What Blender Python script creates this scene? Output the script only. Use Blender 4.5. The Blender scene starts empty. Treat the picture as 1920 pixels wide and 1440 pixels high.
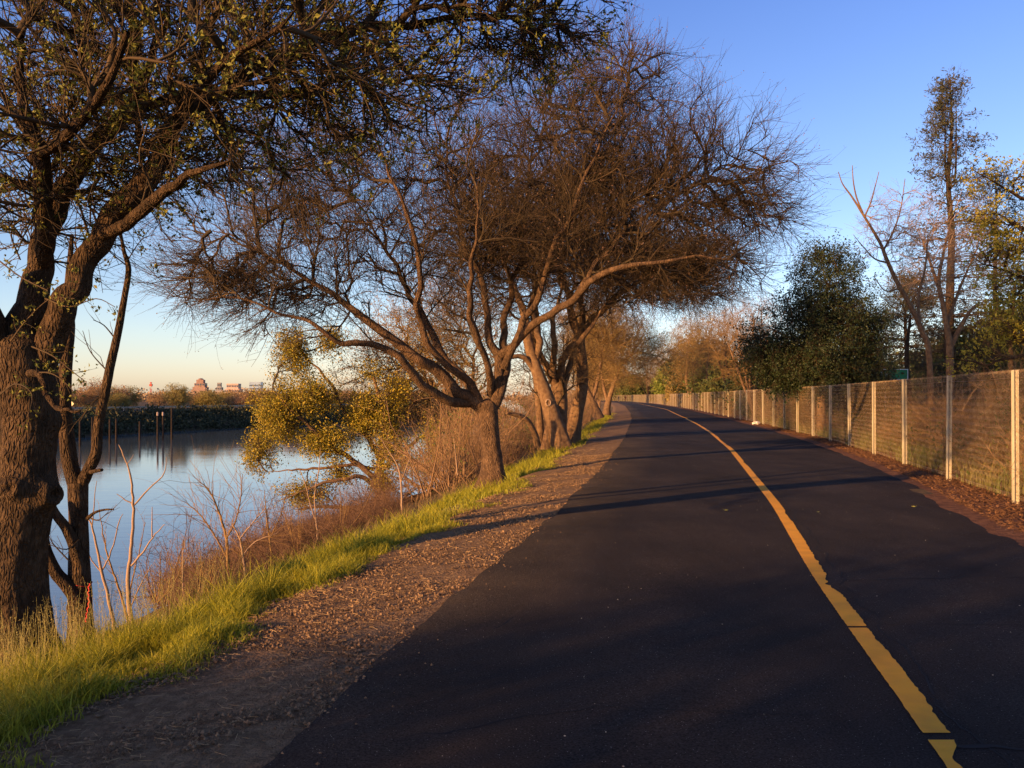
import bpy, math, random
import numpy as np
from mathutils import Vector

# ------------------------------------------------------------------ camera, sky, sun
F, HY, CX, EYE = 1620.0, 743.0, 960.0, 1.55     # focal length in photo pixels, horizon row, eye height
SC = bpy.context.scene
COL = SC.collection
cam = bpy.data.objects.new('camera', bpy.data.cameras.new('camera'))
COL.objects.link(cam)
cam.location = (0, 0, EYE)
cam.rotation_euler = (math.radians(90), 0, 0)
cam.data.sensor_width = 36.0
cam.data.lens = F / 1920 * 36
cam.data.shift_y = (HY - 720) / 1920
cam.data.clip_start = 0.05
cam.data.clip_end = 12000
SC.camera = cam

SUN_EL, SUN_AZ = math.radians(10.0), math.radians(232.0)   # the sun stands low behind the left shoulder
world = bpy.data.worlds.new('World')
SC.world = world
world.use_nodes = True
wn, wl = world.node_tree.nodes, world.node_tree.links
wn.clear()
wo = wn.new('ShaderNodeOutputWorld')
bg = wn.new('ShaderNodeBackground')
sky = wn.new('ShaderNodeTexSky')
sky.sky_type = 'NISHITA'
sky.sun_disc = False
sky.sun_elevation = SUN_EL
sky.sun_rotation = SUN_AZ
sky.air_density = 1.0
sky.dust_density = 0.6
sky.ozone_density = 2.5
hs = wn.new('ShaderNodeHueSaturation')
hs.inputs['Saturation'].default_value = 1.0
tc = wn.new('ShaderNodeTexCoord')
sp = wn.new('ShaderNodeSeparateXYZ')
rp = wn.new('ShaderNodeValToRGB')
ce = rp.color_ramp.elements
ce[0].position, ce[0].color = 0.0, (1.68, 1.48, 1.78, 1)
ce[1].position, ce[1].color = 0.45, (0.88, 0.93, 1.45, 1)
e = ce.new(0.07); e.color = (1.58, 1.42, 1.62, 1)
e = ce.new(0.2); e.color = (1.22, 1.14, 1.36, 1)
e = ce.new(0.85); e.color = (0.50, 0.50, 0.80, 1)
mx = wn.new('ShaderNodeMix')
mx.data_type = 'RGBA'; mx.blend_type = 'MULTIPLY'; mx.inputs[0].default_value = 1.0
wl.new(tc.outputs['Generated'], sp.inputs[0])
wl.new(sp.outputs['Z'], rp.inputs[0])
wl.new(sky.outputs[0], hs.inputs['Color'])
wl.new(hs.outputs[0], mx.inputs[6])
wl.new(rp.outputs[0], mx.inputs[7])
wl.new(mx.outputs[2], bg.inputs[0])
wl.new(bg.outputs[0], wo.inputs[0])
bg.inputs[1].default_value = 0.095

sd = bpy.data.lights.new('sun', 'SUN')
sd.energy = 5.0
sd.angle = math.radians(0.7)
sd.color = (1.0, 0.56, 0.22)
sun = bpy.data.objects.new('sun', sd)
COL.objects.link(sun)
SDIR = Vector((math.cos(SUN_EL) * math.sin(SUN_AZ), math.cos(SUN_EL) * math.cos(SUN_AZ), math.sin(SUN_EL)))
sun.rotation_euler = SDIR.to_track_quat('Z', 'Y').to_euler()
SC.view_settings.view_transform = 'Standard'
SC.view_settings.look = 'None'
SC.view_settings.exposure = 1.05
SC.view_settings.gamma = 1.0
SC.render.engine = 'CYCLES'
SC.cycles.max_bounces = 6
SC.cycles.transparent_max_bounces = 12
SC.cycles.sample_clamp_indirect = 6

# ------------------------------------------------------------------ helpers
A = np.array
def W(px, py, Y):                     # a point seen at photo pixel (px, py) at distance Y
    return A([(px - CX) / F * Y, Y, EYE + (HY - py) / F * Y])
def WL(pts):
    return A([W(*p) for p in pts])
def gxy(px, py):                      # the same on the level of the path
    Y = EYE * F / (py - HY)
    return ((px - CX) / F * Y, Y)

class MB:
    """collects vertices and faces (quads or triangles), built as one mesh"""
    def __init__(s): s.v = []; s.f4 = []; s.f3 = []; s.n = 0; s.mi4 = []; s.mi3 = []
    def add(s, v, f, mi=0):
        v = np.asarray(v, float).reshape(-1, 3); f = np.asarray(f, int)
        s.v.append(v)
        if f.shape[1] == 4: s.f4.append(f + s.n); s.mi4.append(np.full(len(f), mi))
        else: s.f3.append(f + s.n); s.mi3.append(np.full(len(f), mi))
        s.n += len(v)
    def box(s, c, d, rz=0, mi=0, rx=0, ry=0):
        v = A([[x, y, z] for x in (-.5, .5) for y in (-.5, .5) for z in (-.5, .5)]) * A(d)
        if rx: cc, ss = math.cos(rx), math.sin(rx); v = v @ A([[1, 0, 0], [0, cc, ss], [0, -ss, cc]])
        if ry: cc, ss = math.cos(ry), math.sin(ry); v = v @ A([[cc, 0, -ss], [0, 1, 0], [ss, 0, cc]])
        cc, ss = math.cos(rz), math.sin(rz)
        v = v @ A([[cc, ss, 0], [-ss, cc, 0], [0, 0, 1]]) + A(c)
        s.add(v, [[0, 1, 3, 2], [4, 6, 7, 5], [0, 4, 5, 1], [2, 3, 7, 6], [0, 2, 6, 4], [1, 5, 7, 3]], mi)
    def build(s, name, mats, parent=None, smooth=False, loc=None):
        me = bpy.data.meshes.new(name)
        v = np.concatenate(s.v)
        if loc is not None: v = v - A(loc)
        f4 = np.concatenate(s.f4) if s.f4 else np.zeros((0, 4), int)
        f3 = np.concatenate(s.f3) if s.f3 else np.zeros((0, 3), int)
        me.vertices.add(len(v)); me.vertices.foreach_set('co', v.astype(np.float32).ravel())
        nl = f4.size + f3.size
        me.loops.add(nl); me.loops.foreach_set('vertex_index', np.concatenate([f4.ravel(), f3.ravel()]).astype(np.int32))
        npoly = len(f4) + len(f3)
        me.polygons.add(npoly)
        st = np.concatenate([np.arange(len(f4)) * 4, f4.size + np.arange(len(f3)) * 3])
        me.polygons.foreach_set('loop_start', st.astype(np.int32))
        mi = np.concatenate([np.concatenate(s.mi4) if s.f4 else [], np.concatenate(s.mi3) if s.f3 else []]).astype(np.int32)
        me.polygons.foreach_set('material_index', mi)
        me.polygons.foreach_set('use_smooth', np.full(npoly, smooth))
        for m in (mats if isinstance(mats, (list, tuple)) else [mats]): me.materials.append(m)
        me.update(calc_edges=True)
        me.validate()
        o = bpy.data.objects.new(name, me); COL.objects.link(o)
        if parent is not None: o.parent = parent
        if loc is not None: o.location = loc
        return o

def tag(o, label=None, cat=None, group=None, kind=None):
    if label: o['label'] = label
    if cat: o['category'] = cat
    if group: o['group'] = group
    if kind: o['kind'] = kind
    return o
def empty(name, loc=(0, 0, 0), rz=0):
    o = bpy.data.objects.new(name, None); COL.objects.link(o)
    o.location = loc; o.rotation_euler = (0, 0, rz); o.empty_display_size = 0.2
    return o
def copy_tree(o, parent=None):
    c = o.copy(); COL.objects.link(c)
    if parent is not None: c.parent = parent
    for ch in list(o.children): copy_tree(ch, c)
    return c

def nrm(v):
    return v / np.maximum(np.linalg.norm(v, axis=-1, keepdims=True), 1e-9)

_tab = np.random.RandomState(5).rand(4096)
def vnoise(p):                         # value noise, p (N,3) -> 0..1
    p = np.asarray(p, float); i = np.floor(p).astype(int); f = p - i; f = f * f * (3 - 2 * f)
    def h(a, b, c): return _tab[(a * 73 + b * 1579 + c * 3571) & 4095]
    x, y, z = i[..., 0], i[..., 1], i[..., 2]; fx, fy, fz = f[..., 0], f[..., 1], f[..., 2]
    l = lambda a, b, t: a + (b - a) * t
    return l(l(l(h(x, y, z), h(x+1, y, z), fx), l(h(x, y+1, z), h(x+1, y+1, z), fx), fy),
             l(l(h(x, y, z+1), h(x+1, y, z+1), fx), l(h(x, y+1, z+1), h(x+1, y+1, z+1), fx), fy), fz)
def fbm(p, o=3):
    p = np.asarray(p, float); return sum(vnoise(p * 2 ** k + 17 * k) * .5 ** (k + 1) for k in range(o))

# ---- materials
def mat(name, base, rough=0.9, var=None, scale=3.0, bump=0.0, bscale=20.0, island=None, trans=0.0, stretch=None, spec=0.3, metal=0.0, coord='Object', detail=5):
    """var: second colour reached through noise; island: colour reached through the random value of each loose piece"""
    m = bpy.data.materials.new(name); m.use_nodes = True
    n, l = m.node_tree.nodes, m.node_tree.links
    b = n['Principled BSDF']
    b.inputs['Roughness'].default_value = rough
    b.inputs['Specular IOR Level'].default_value = spec
    b.inputs['Metallic'].default_value = metal
    tcn = n.new('ShaderNodeTexCoord'); mp = n.new('ShaderNodeMapping')
    l.new(tcn.outputs[coord], mp.inputs[0])
    if stretch: mp.inputs['Scale'].default_value = stretch
    col = None
    rgb = n.new('ShaderNodeRGB'); rgb.outputs[0].default_value = (*base, 1); col = rgb.outputs[0]
    if var:
        nz = n.new('ShaderNodeTexNoise'); nz.inputs['Scale'].default_value = scale; nz.inputs['Detail'].default_value = detail
        l.new(mp.outputs[0], nz.inputs['Vector'])
        cr = n.new('ShaderNodeValToRGB'); cr.color_ramp.elements[0].position = .38; cr.color_ramp.elements[1].position = .62
        l.new(nz.outputs[0], cr.inputs[0])
        mm = n.new('ShaderNodeMix'); mm.data_type = 'RGBA'
        l.new(cr.outputs[0], mm.inputs[0]); l.new(col, mm.inputs[6]); mm.inputs[7].default_value = (*var, 1)
        col = mm.outputs[2]
    if island:
        ge = n.new('ShaderNodeNewGeometry'); mm = n.new('ShaderNodeMix'); mm.data_type = 'RGBA'
        l.new(ge.outputs['Random Per Island'], mm.inputs[0]); l.new(col, mm.inputs[6]); mm.inputs[7].default_value = (*island, 1)
        col = mm.outputs[2]
    l.new(col, b.inputs['Base Color'])
    if bump:
        nb = n.new('ShaderNodeTexNoise'); nb.inputs['Scale'].default_value = bscale; nb.inputs['Detail'].default_value = 6
        l.new(mp.outputs[0], nb.inputs['Vector'])
        bp = n.new('ShaderNodeBump'); bp.inputs['Strength'].default_value = 1.0; bp.inputs['Distance'].default_value = bump
        l.new(nb.outputs[0], bp.inputs['Height']); l.new(bp.outputs[0], b.inputs['Normal'])
    if trans:
        tr = n.new('ShaderNodeBsdfTranslucent'); ms = n.new('ShaderNodeMixShader'); ms.inputs[0].default_value = trans
        l.new(col, tr.inputs[0]); l.new(b.outputs[0], ms.inputs[1]); l.new(tr.outputs[0], ms.inputs[2])
        l.new(ms.outputs[0], n['Material Output'].inputs[0])
    return m

def bark_mat(name, c1, c2, sc=1.0, depth=0.02):
    m = mat(name, c1, 0.95, c2, 6 * sc, spec=0.15)
    n, l = m.node_tree.nodes, m.node_tree.links
    tcn = n.new('ShaderNodeTexCoord'); mp = n.new('ShaderNodeMapping'); mp.inputs['Scale'].default_value = (1, 1, .32)
    l.new(tcn.outputs['Object'], mp.inputs[0])
    nz = n.new('ShaderNodeTexNoise'); nz.inputs['Scale'].default_value = 7 * sc; nz.inputs['Detail'].default_value = 3
    l.new(mp.outputs[0], nz.inputs['Vector'])
    av = n.new('ShaderNodeVectorMath'); av.operation = 'MULTIPLY_ADD'
    l.new(nz.outputs['Color'], av.inputs[0]); av.inputs[1].default_value = (.12, .12, .12); l.new(mp.outputs[0], av.inputs[2])
    vo = n.new('ShaderNodeTexVoronoi'); vo.feature = 'DISTANCE_TO_EDGE'; vo.inputs['Scale'].default_value = 26 * sc
    l.new(av.outputs[0], vo.inputs['Vector'])
    cr = n.new('ShaderNodeValToRGB'); cr.color_ramp.elements[1].position = .35
    l.new(vo.outputs['Distance'], cr.inputs[0])
    nf = n.new('ShaderNodeTexNoise'); nf.inputs['Scale'].default_value = 60 * sc; nf.inputs['Detail'].default_value = 6
    l.new(mp.outputs[0], nf.inputs['Vector'])
    ad = n.new('ShaderNodeMath'); ad.operation = 'MULTIPLY_ADD'; ad.inputs[1].default_value = .35
    l.new(nf.outputs[0], ad.inputs[0]); l.new(cr.outputs[0], ad.inputs[2])
    bp = n.new('ShaderNodeBump'); bp.inputs['Distance'].default_value = depth
    l.new(ad.outputs[0], bp.inputs['Height']); l.new(bp.outputs[0], n['Principled BSDF'].inputs['Normal'])
    return m

M = {}
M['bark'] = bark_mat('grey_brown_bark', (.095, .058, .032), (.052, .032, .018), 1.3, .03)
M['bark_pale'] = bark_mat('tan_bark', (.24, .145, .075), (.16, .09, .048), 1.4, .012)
M['twig'] = mat('twig_bark', (.045, .031, .016), .9, island=(.078, .048, .022))
M['twig_red'] = mat('reddish_twig', (.18, .10, .035), .9, island=(.27, .16, .06))
M['twig_grey'] = mat('pale_twig', (.26, .17, .11), .9, island=(.33, .22, .14))
M['leaf_new'] = mat('new_oak_leaf', (.10, .12, .022), .55, island=(.24, .21, .03), trans=.25)
M['leaf_bud'] = mat('red_brown_bud', (.14, .07, .045), .7, island=(.18, .11, .07))
M['leaf_maple'] = mat('yellow_green_leaf', (.17, .17, .018), .5, island=(.50, .34, .03), trans=.25)
M['leaf_dark'] = mat('dark_evergreen_leaf', (.017, .03, .012), .5, island=(.042, .055, .016), trans=.1)
M['leaf_mid'] = mat('green_shrub_leaf', (.06, .085, .02), .6, island=(.14, .13, .03), trans=.2)
M['leaf_bright'] = mat('bright_green_leaf', (.13, .17, .025), .6, island=(.24, .24, .04), trans=.2)
M['leaf_olive'] = mat('olive_catkin_leaf', (.20, .15, .04), .7, island=(.34, .22, .07), trans=.2)
M['needle'] = mat('redwood_needle', (.035, .048, .025), .6, island=(.075, .06, .03), trans=.1)
M['dry'] = mat('dry_stalk', (.36, .22, .10), .9, island=(.50, .34, .17), trans=.2)

# ---- tubes
def tubes(mb, P, R, S=3, mi=0):
    """P (B,K,3), R (B,K): B tubes of K rings with S sides"""
    B, K = R.shape
    if B == 0: return
    T = np.gradient(P, axis=1); T = nrm(T)
    m = nrm(P[:, -1] - P[:, 0])
    ref = np.where(np.abs(m[:, 2:3]) < .8, A([[0, 0, 1.]]), A([[1., 0, 0]]))[:, None, :]
    U = nrm(np.cross(T, ref)); V = np.cross(T, U)
    a = np.arange(S) / S * 2 * np.pi
    v = P[:, :, None] + R[:, :, None, None] * (np.cos(a)[None, None, :, None] * U[:, :, None] + np.sin(a)[None, None, :, None] * V[:, :, None])
    idx = np.arange(B * K * S).reshape(B, K, S)
    a0 = idx[:, :-1, :]; a1 = idx[:, 1:, :]
    f = np.stack([a0, np.roll(a0, -1, 2), np.roll(a1, -1, 2), a1], -1).reshape(-1, 4)
    mb.add(v.reshape(-1, 3), f, mi)

def resample(P, R, step):
    """Catmull-Rom through the control points, at equal steps"""
    P = np.asarray(P, float); R = np.asarray(R, float)
    Q = np.vstack([2 * P[0] - P[1], P, 2 * P[-1] - P[-2]])
    out, rr = [], []
    for i in range(len(P) - 1):
        n = max(2, int(np.ceil(np.linalg.norm(P[i+1] - P[i]) / step)))
        t = (np.arange(n) / n)[:, None]
        p0, p1, p2, p3 = Q[i], Q[i+1], Q[i+2], Q[i+3]
        out.append(.5 * ((2*p1) + (-p0+p2)*t + (2*p0-5*p1+4*p2-p3)*t**2 + (-p0+3*p1-3*p2+p3)*t**3))
        rr.append(R[i] + (R[i+1] - R[i]) * t[:, 0])
    out.append(P[-1:]); rr.append(R[-1:])
    return np.concatenate(out), np.concatenate(rr)

def limb(mb, P, R, S=12, rough=.06, seed=0, mi=0, flare=0.0, flute=0.0, knots=(), step=None, cap=False):
    """one thick tube with an uneven surface; flare widens the foot, knots are (point, size, height)"""
    step = step or max(.05, float(np.mean(R)) * .5)
    P, R = resample(P, R, step)
    T = nrm(np.gradient(P, axis=0))
    u = nrm(np.cross(T[0], A([.3, .9, .1]))); Us = []
    for t in T:
        u = nrm(u - t * np.dot(u, t)); Us.append(u)
    U = A(Us); V = np.cross(T, U)
    s = np.concatenate([[0], np.cumsum(np.linalg.norm(np.diff(P, axis=0), axis=1))])
    a = np.arange(S) / S * 2 * np.pi
    dirs = np.cos(a)[None, :, None] * U[:, None] + np.sin(a)[None, :, None] * V[:, None]
    r = R[:, None] * (1 + rough * 2 * (fbm(P[:, None] * 1.3 / np.maximum(R.mean(), .05) * .35 + dirs * 1.2 + seed * 7.3) - .45))
    if flare:
        k = np.exp(-s / (R[0] * 1.1))[:, None]
        lob = 1 + .45 * np.sin(a * 5 + seed)[None] + .3 * np.sin(a * 3 + 2 * seed)[None]
        r = r * (1 + flare * k * lob)
    if flute:
        w = fbm(A([[0, 0, 0]]) + np.stack([np.cos(a)[None] * 15 * np.ones_like(r), np.sin(a)[None] * 15 * np.ones_like(r), s[:, None] * 5 * np.ones_like(r)], -1) + np.stack([s[:, None] * .6 * np.ones_like(r)] * 3, -1))
        r = r + flute * (np.abs(w - .45) * 4 - .5)
    v = P[:, None] + r[:, :, None] * dirs
    for c, size, h in knots:
        d = np.linalg.norm(v - A(c), axis=-1) / size
        v = v + dirs * (h * (np.exp(-d ** 2) - .75 * np.exp(-(d * 2.6) ** 2) + .25 * np.exp(-((d - .55) * 5) ** 2)))[:, :, None]
    K = len(P)
    idx = np.arange(K * S).reshape(K, S)
    f = np.stack([idx[:-1], np.roll(idx[:-1], -1, 1), np.roll(idx[1:], -1, 1), idx[1:]], -1).reshape(-1, 4)
    v = v.reshape(-1, 3)
    n0 = mb.n
    mb.add(v, f, mi)
    if cap:
        mb.add(np.vstack([P[-1:] + T[-1:] * R[-1] * .1, v[-S:]]), [[0, 1 + i, 1 + (i + 1) % S] for i in range(S)], mi)
    return P, R, T

def spawn(rs, P, R, n, L, ang, K=4, grav=0.0, up=0.0, wob=.18, rfac=.55, rmin=.003, tr=(.15, 1.0), taper=.5, rmax=.05, out=None, ow=.35):
    """n children for each of the parent tubes P (B,K0,3), R (B,K0)"""
    B, K0 = R.shape
    t = tr[0] + (tr[1] - tr[0]) * ((np.arange(n)[None] + rs.rand(B, n)) / n)
    x = t * (K0 - 1); i = np.minimum(x.astype(int), K0 - 2); fr = (x - i)[..., None]
    b = np.arange(B)[:, None]
    p = P[b, i] * (1 - fr) + P[b, i + 1] * fr
    r = R[b, i] * (1 - fr[..., 0]) + R[b, i + 1] * fr[..., 0]
    tan = nrm(P[b, i + 1] - P[b, i])
    p = p.reshape(-1, 3); r = r.reshape(-1); tan = tan.reshape(-1, 3); N = len(p)
    q = nrm(np.cross(tan, rs.normal(size=(N, 3))))
    aa = np.radians(ang) * (.6 + .8 * rs.rand(N))[:, None]
    d = nrm(tan * np.cos(aa) + q * np.sin(aa) + A([0, 0, up]))
    if out is not None: d = nrm(d + nrm(p - A(out)) * ow)
    ln = L * (.45 + .9 * rs.rand(N)) / (K - 1)
    pts = [p]
    for k in range(K - 1):
        d = nrm(d + rs.normal(size=(N, 3)) * wob + A([0, 0, grav]))
        p = p + d * ln[:, None]; pts.append(p)
    P2 = np.stack(pts, 1)
    r0 = np.clip(r * rfac, rmin, rmax)
    R2 = r0[:, None] * np.linspace(1, taper, K)[None]
    return P2, np.maximum(R2, rmin * .55)

def fill(rs, nodes, ntan, npath, pts, alpha=.5, K=5, bend=.45, back=1.2, droop=0.0, step=None):
    """joins every point of a crown volume to the nearest fit node of the growing skeleton by a curved branch"""
    n0 = len(nodes); m = len(pts); cap = n0 + m * (K - 1)
    pos = np.zeros((cap, 3)); tan = np.zeros((cap, 3)); pl = np.zeros(cap); par = np.full(cap, -1)
    pos[:n0] = nodes; tan[:n0] = ntan; pl[:n0] = npath; n = n0
    order = np.argsort([np.min(np.sum((nodes - p) ** 2, 1)) for p in pts])
    Ps = np.zeros((m, K, 3)); ids = np.zeros((m, K), int)
    ts = np.linspace(0, 1, K)[:, None]
    for j, o in enumerate(order):
        p = pts[o]; d = p - pos[:n]; dist = np.sqrt((d * d).sum(1)) + 1e-6
        c = (d * tan[:n]).sum(1) / dist
        cost = dist * (1 + back * np.maximum(0, .45 - c)) + alpha * pl[:n]
        cost[dist < .06] = 1e9
        i = int(np.argmin(cost)); D = dist[i]
        t0 = nrm(tan[i] * 1.0 + d[i] / D * .9) * D * 1.0
        t1 = nrm(d[i] / D + rs.normal(size=3) * .2 + A([0, 0, -droop])) * D * .8
        h = (2*ts**3-3*ts**2+1)*pos[i] + (ts**3-2*ts**2+ts)*t0*bend*2 + (-2*ts**3+3*ts**2)*p + (ts**3-ts**2)*t1*bend*2
        Ps[j] = h; ids[j, 0] = i
        k = np.arange(n, n + K - 1)
        pos[k] = h[1:]; tan[k] = nrm(np.diff(h, axis=0)); pl[k] = pl[i] + D * ts[1:, 0]; par[k[0]] = i; par[k[1:]] = k[:-1]
        ids[j, 1:] = k; n += K - 1
    cnt = np.zeros(n); cnt[ids[:, -1]] = 1
    for k in range(n - 1, n0 - 1, -1): cnt[par[k]] += cnt[k]
    return Ps, ids, cnt

def blobs(rs, n, ells, pw=.45, zmin=None):
    """n points in a union of ellipsoids (centre, radii, weight), more of them near the shell"""
    w = A([e[2] for e in ells], float); w /= w.sum()
    k = rs.choice(len(ells), n, p=w)
    c = A([e[0] for e in ells])[k]; r = A([e[1] for e in ells])[k]
    p = c + nrm(rs.normal(size=(n, 3))) * (rs.rand(n, 1) ** pw) * r
    if zmin is not None: p = p[zmin(p)]
    return p

def leaves(mb, C, size, rs, per=5, spread=.06, mi=0, narrow=.55, up=.3):
    C = np.repeat(C, per, 0); N = len(C)
    C = C + rs.normal(size=(N, 3)) * spread
    a = nrm(rs.normal(size=(N, 3)) + A([0, 0, up])); b = nrm(np.cross(a, rs.normal(size=(N, 3)))); c = np.cross(a, b)
    s = (size * (.55 + .9 * rs.rand(N)))[:, None]
    v = np.stack([C, C + a * s * .5 + b * s * narrow * .5 + c * s * .12, C + a * s, C + a * s * .5 - b * s * narrow * .5 + c * s * .12], 1)
    f = np.arange(N * 4).reshape(N, 4)
    mb.add(v.reshape(-1, 3), f, mi)

def make_tree(name, limbs, ells, n_att, seed, bark, twig, leaf=None, leaf_n=0, leaf_size=.05, leaf_per=5, leaf_spread=.07,
              tw=(4, .6, 38), tw2=(3, .28, 35), alpha=.35, zmin=None, r_att=.0065, sides=14, flare=.3, grav=0.0, up=.05, knots=(),
              flute=0.0, rough=.07, twS=3, bend=.45, base=None, leafname='foliage', pw=.45, wob=.15, out=0.0, slim=1.0, leaf_at='tips', droop=0., fine=None, rtw=.0035, parent_extra=None):
    """limbs: list of (points, radii); the first is the trunk. Returns the thing: trunk, crown and foliage meshes below an Empty."""
    rs = np.random.RandomState(seed)
    base = base if base is not None else limbs[0][0][0]
    root = empty(name, base); org = limbs[0][0][-1]
    tm = MB(); nod, nt, npl = [], [], []
    for k, (P, R) in enumerate(limbs):
        P = A(P, float); R = A(R, float)
        if k == 0 and R[-1] > .08:
            d_ = nrm(P[-1] - P[-2]); P = np.vstack([P, P[-1] + d_ * R[-1] * .45, P[-1] + d_ * R[-1] * .75]); R = np.r_[R, R[-1] * .75, R[-1] * .15]
        if k: R = R * slim
        if k and len(P) > 4:
            Pm, Rm = resample(P, R, np.linalg.norm(P[-1] - P[0]) / 14)
            t_ = np.linspace(0, 1, len(Pm)); Rm = Rm * np.clip((1.0 - t_) / .45, 0, 1) ** .55 + .006
            Pm = Pm + rs.normal(size=Pm.shape) * (np.linalg.norm(P[-1] - P[0]) * .0045 * np.clip(t_ * 4, 0, 1))[:, None]
            P, R = Pm, Rm
        Pq, Rq, T = limb(tm, P, R, sides if k == 0 else max(8, sides * 2 // 3), rough, seed + k, flare=flare if k == 0 else 0,
                         flute=flute if k == 0 else flute * .6, knots=knots, step=(.03 if flute else None))
        s = np.linspace(0, 1, len(Pq)) * np.sum(np.linalg.norm(np.diff(Pq, axis=0), axis=1))
        keep = np.arange(0, len(Pq), max(1, int(.18 / (s[1] + 1e-6))))
        if k == 0: keep = keep[keep > len(Pq) * .8]
        nod.append(Pq[keep]); nt.append(T[keep]); npl.append(s[keep] + (0 if k == 0 else .3))
    trunk = tm.build('trunk', bark, root, True, base)
    trunk.location = (0, 0, 0)
    nod = np.vstack(nod); nt = np.vstack(nt); npl = np.concatenate(npl)
    cm = MB()
    pts = blobs(rs, n_att, ells, pw, zmin)
    Ps, ids, cnt = fill(rs, nod, nt, npl * .3, pts, alpha, 5, bend, droop=droop)
    m = len(Ps)
    c = cnt[ids]; c[:, 0] = c[:, 1]
    R = r_att * np.power(np.maximum(c, 1), .44)
    big = R[:, 0] > .02
    tubes(cm, Ps[big], R[big], 6); tubes(cm, Ps[~big], R[~big], 4)
    tips = [Ps[:, -1]]
    if tw:
        P1, R1 = spawn(rs, Ps, R, tw[0], tw[1], tw[2], 4, grav, up, rmin=rtw, rmax=.009, wob=wob, out=org, ow=out)
        tubes(cm, P1, R1, twS); tips = [P1[:, -1], Ps[:, -1]]
        if tw2:
            P2, R2 = spawn(rs, P1, R1, tw2[0], tw2[1], tw2[2], 3, grav, up, wob=wob, out=org, ow=out, rmin=rtw * .85, rmax=.005, rfac=.8)
            tubes(cm, P2, R2, 3); tips = [P2[:, -1], P1[:, -1]]
            if fine:
                P3, R3 = spawn(rs, P2, R2, fine[0], fine[1], fine[2], 3, grav, up, rmin=rtw * .7, rmax=.004, rfac=.8)
                tubes(cm, P3, R3, 3); tips = [P3[:, -1], P2[:, -1]]
    crown = cm.build('crown', twig, root, True, base); crown.location = (0, 0, 0)
    if leaf is not None:
        lm = MB(); tp = np.vstack(tips)
        if leaf_n and leaf_n < len(tp): tp = tp[rs.choice(len(tp), leaf_n, False)]
        leaves(lm, tp, leaf_size, rs, leaf_per, leaf_spread)
        lf = lm.build(leafname, leaf, root, False, base); lf.location = (0, 0, 0)
    return root

# ------------------------------------------------------------------ lines of the place
def poly(pxs):
    g = A([gxy(*p) for p in pxs]); return g[:, 1], g[:, 0]
LY, LX = poly([(490, 1440), (705, 1240), (840, 1130), (1045, 960), (1128, 880), (1172, 820), (1184, 790), (1182, 773), (1172, 761), (1158, 755.3)])
LX = LX.copy()
LY = np.concatenate([[-60, 0], LY, [330, 420]]); LX = np.concatenate([[LX[0] - .2 * (LY[2] + 60), LX[0] - .2 * LY[2]], LX, [27, 20]])
def smooth_interp(xs, ys):
    g = np.concatenate([np.arange(-60, 60, .5), np.arange(60, 420, 2.)])
    v = np.interp(g, xs, ys)
    for _ in range(6):
        v = np.concatenate([v[:1], (v[:-2] + 2 * v[1:-1] + v[2:]) / 4, v[-1:]])
    return lambda y: np.interp(y, g, v)
L = smooth_interp(LY, LX)
CY, CXX = poly([(1802, 1440), (1540, 1090), (1457, 950), (1372, 845), (1333, 812), (1307, 795.6), (1250, 768)])
CY = np.concatenate([[-60, 0], CY, [180, 260, 330, 420]]); CXX = np.concatenate([[CXX[0] - .21 * (CY[2] + 60), CXX[0] - .21 * CY[2]], CXX, [26.4, 30.5, 29.2, 22.2]])
CL = smooth_interp(CY, CXX)
FY = A([-30, 0, 9.2, 12.7, 16, 19.9, 24, 30, 34, 44, 60, 93, 120, 180, 256, 330, 420.])
FX = A([-1.5, 4.7, 6.65, 7.4, 8.15, 9.0, 9.9, 11.1, 11.8, 13.4, 15.7, 20.3, 23.6, 30.2, 35.2, 34.0, 27])
FE = smooth_interp(FY, FX)
def RE(y):                                           # right edge of the asphalt
    return np.minimum(CL(y) + 3.25, FE(y) - .62 - .45 * np.exp(-((np.asarray(y) - 9) / 6.) ** 2))
WZ = -4.95
def far_x(y):                                        # far water line
    return np.interp(y, [-400, 0, 100, 133, 157, 175, 215, 300, 420, 900, 4000], [-95, -86, -77, -70, -63.5, -56, -35, 0, -10, -60, -100])
def ground_z(x, y):
    x = np.asarray(x, float); y = np.asarray(y, float)
    u = x - L(y)
    z = np.interp(u, [-60, -17, -14, -9, -5, -3, -1.5, 0, 6], [-8, -6.6, WZ, -2.9, -1.35, -.62, -.16, -.012, -.012])
    v = far_x(y) - x
    zf = np.interp(v, [-30, -6, 0, 5, 10, 14, 60, 200], [-8, -6.6, WZ, -3.2, -1.6, -1.15, -1.5, -1.5])
    near = (u > -40) & (v < -6)
    z = np.where(u > -25, z, np.maximum(z, zf))
    z = np.where(v > -20, np.where(u < -10, np.maximum(zf, z), z), z)
    w = x - FE(y)
    z = np.where(w > 0, -.05 - .25 * np.minimum(1, w / 4), z)
    return z

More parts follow.
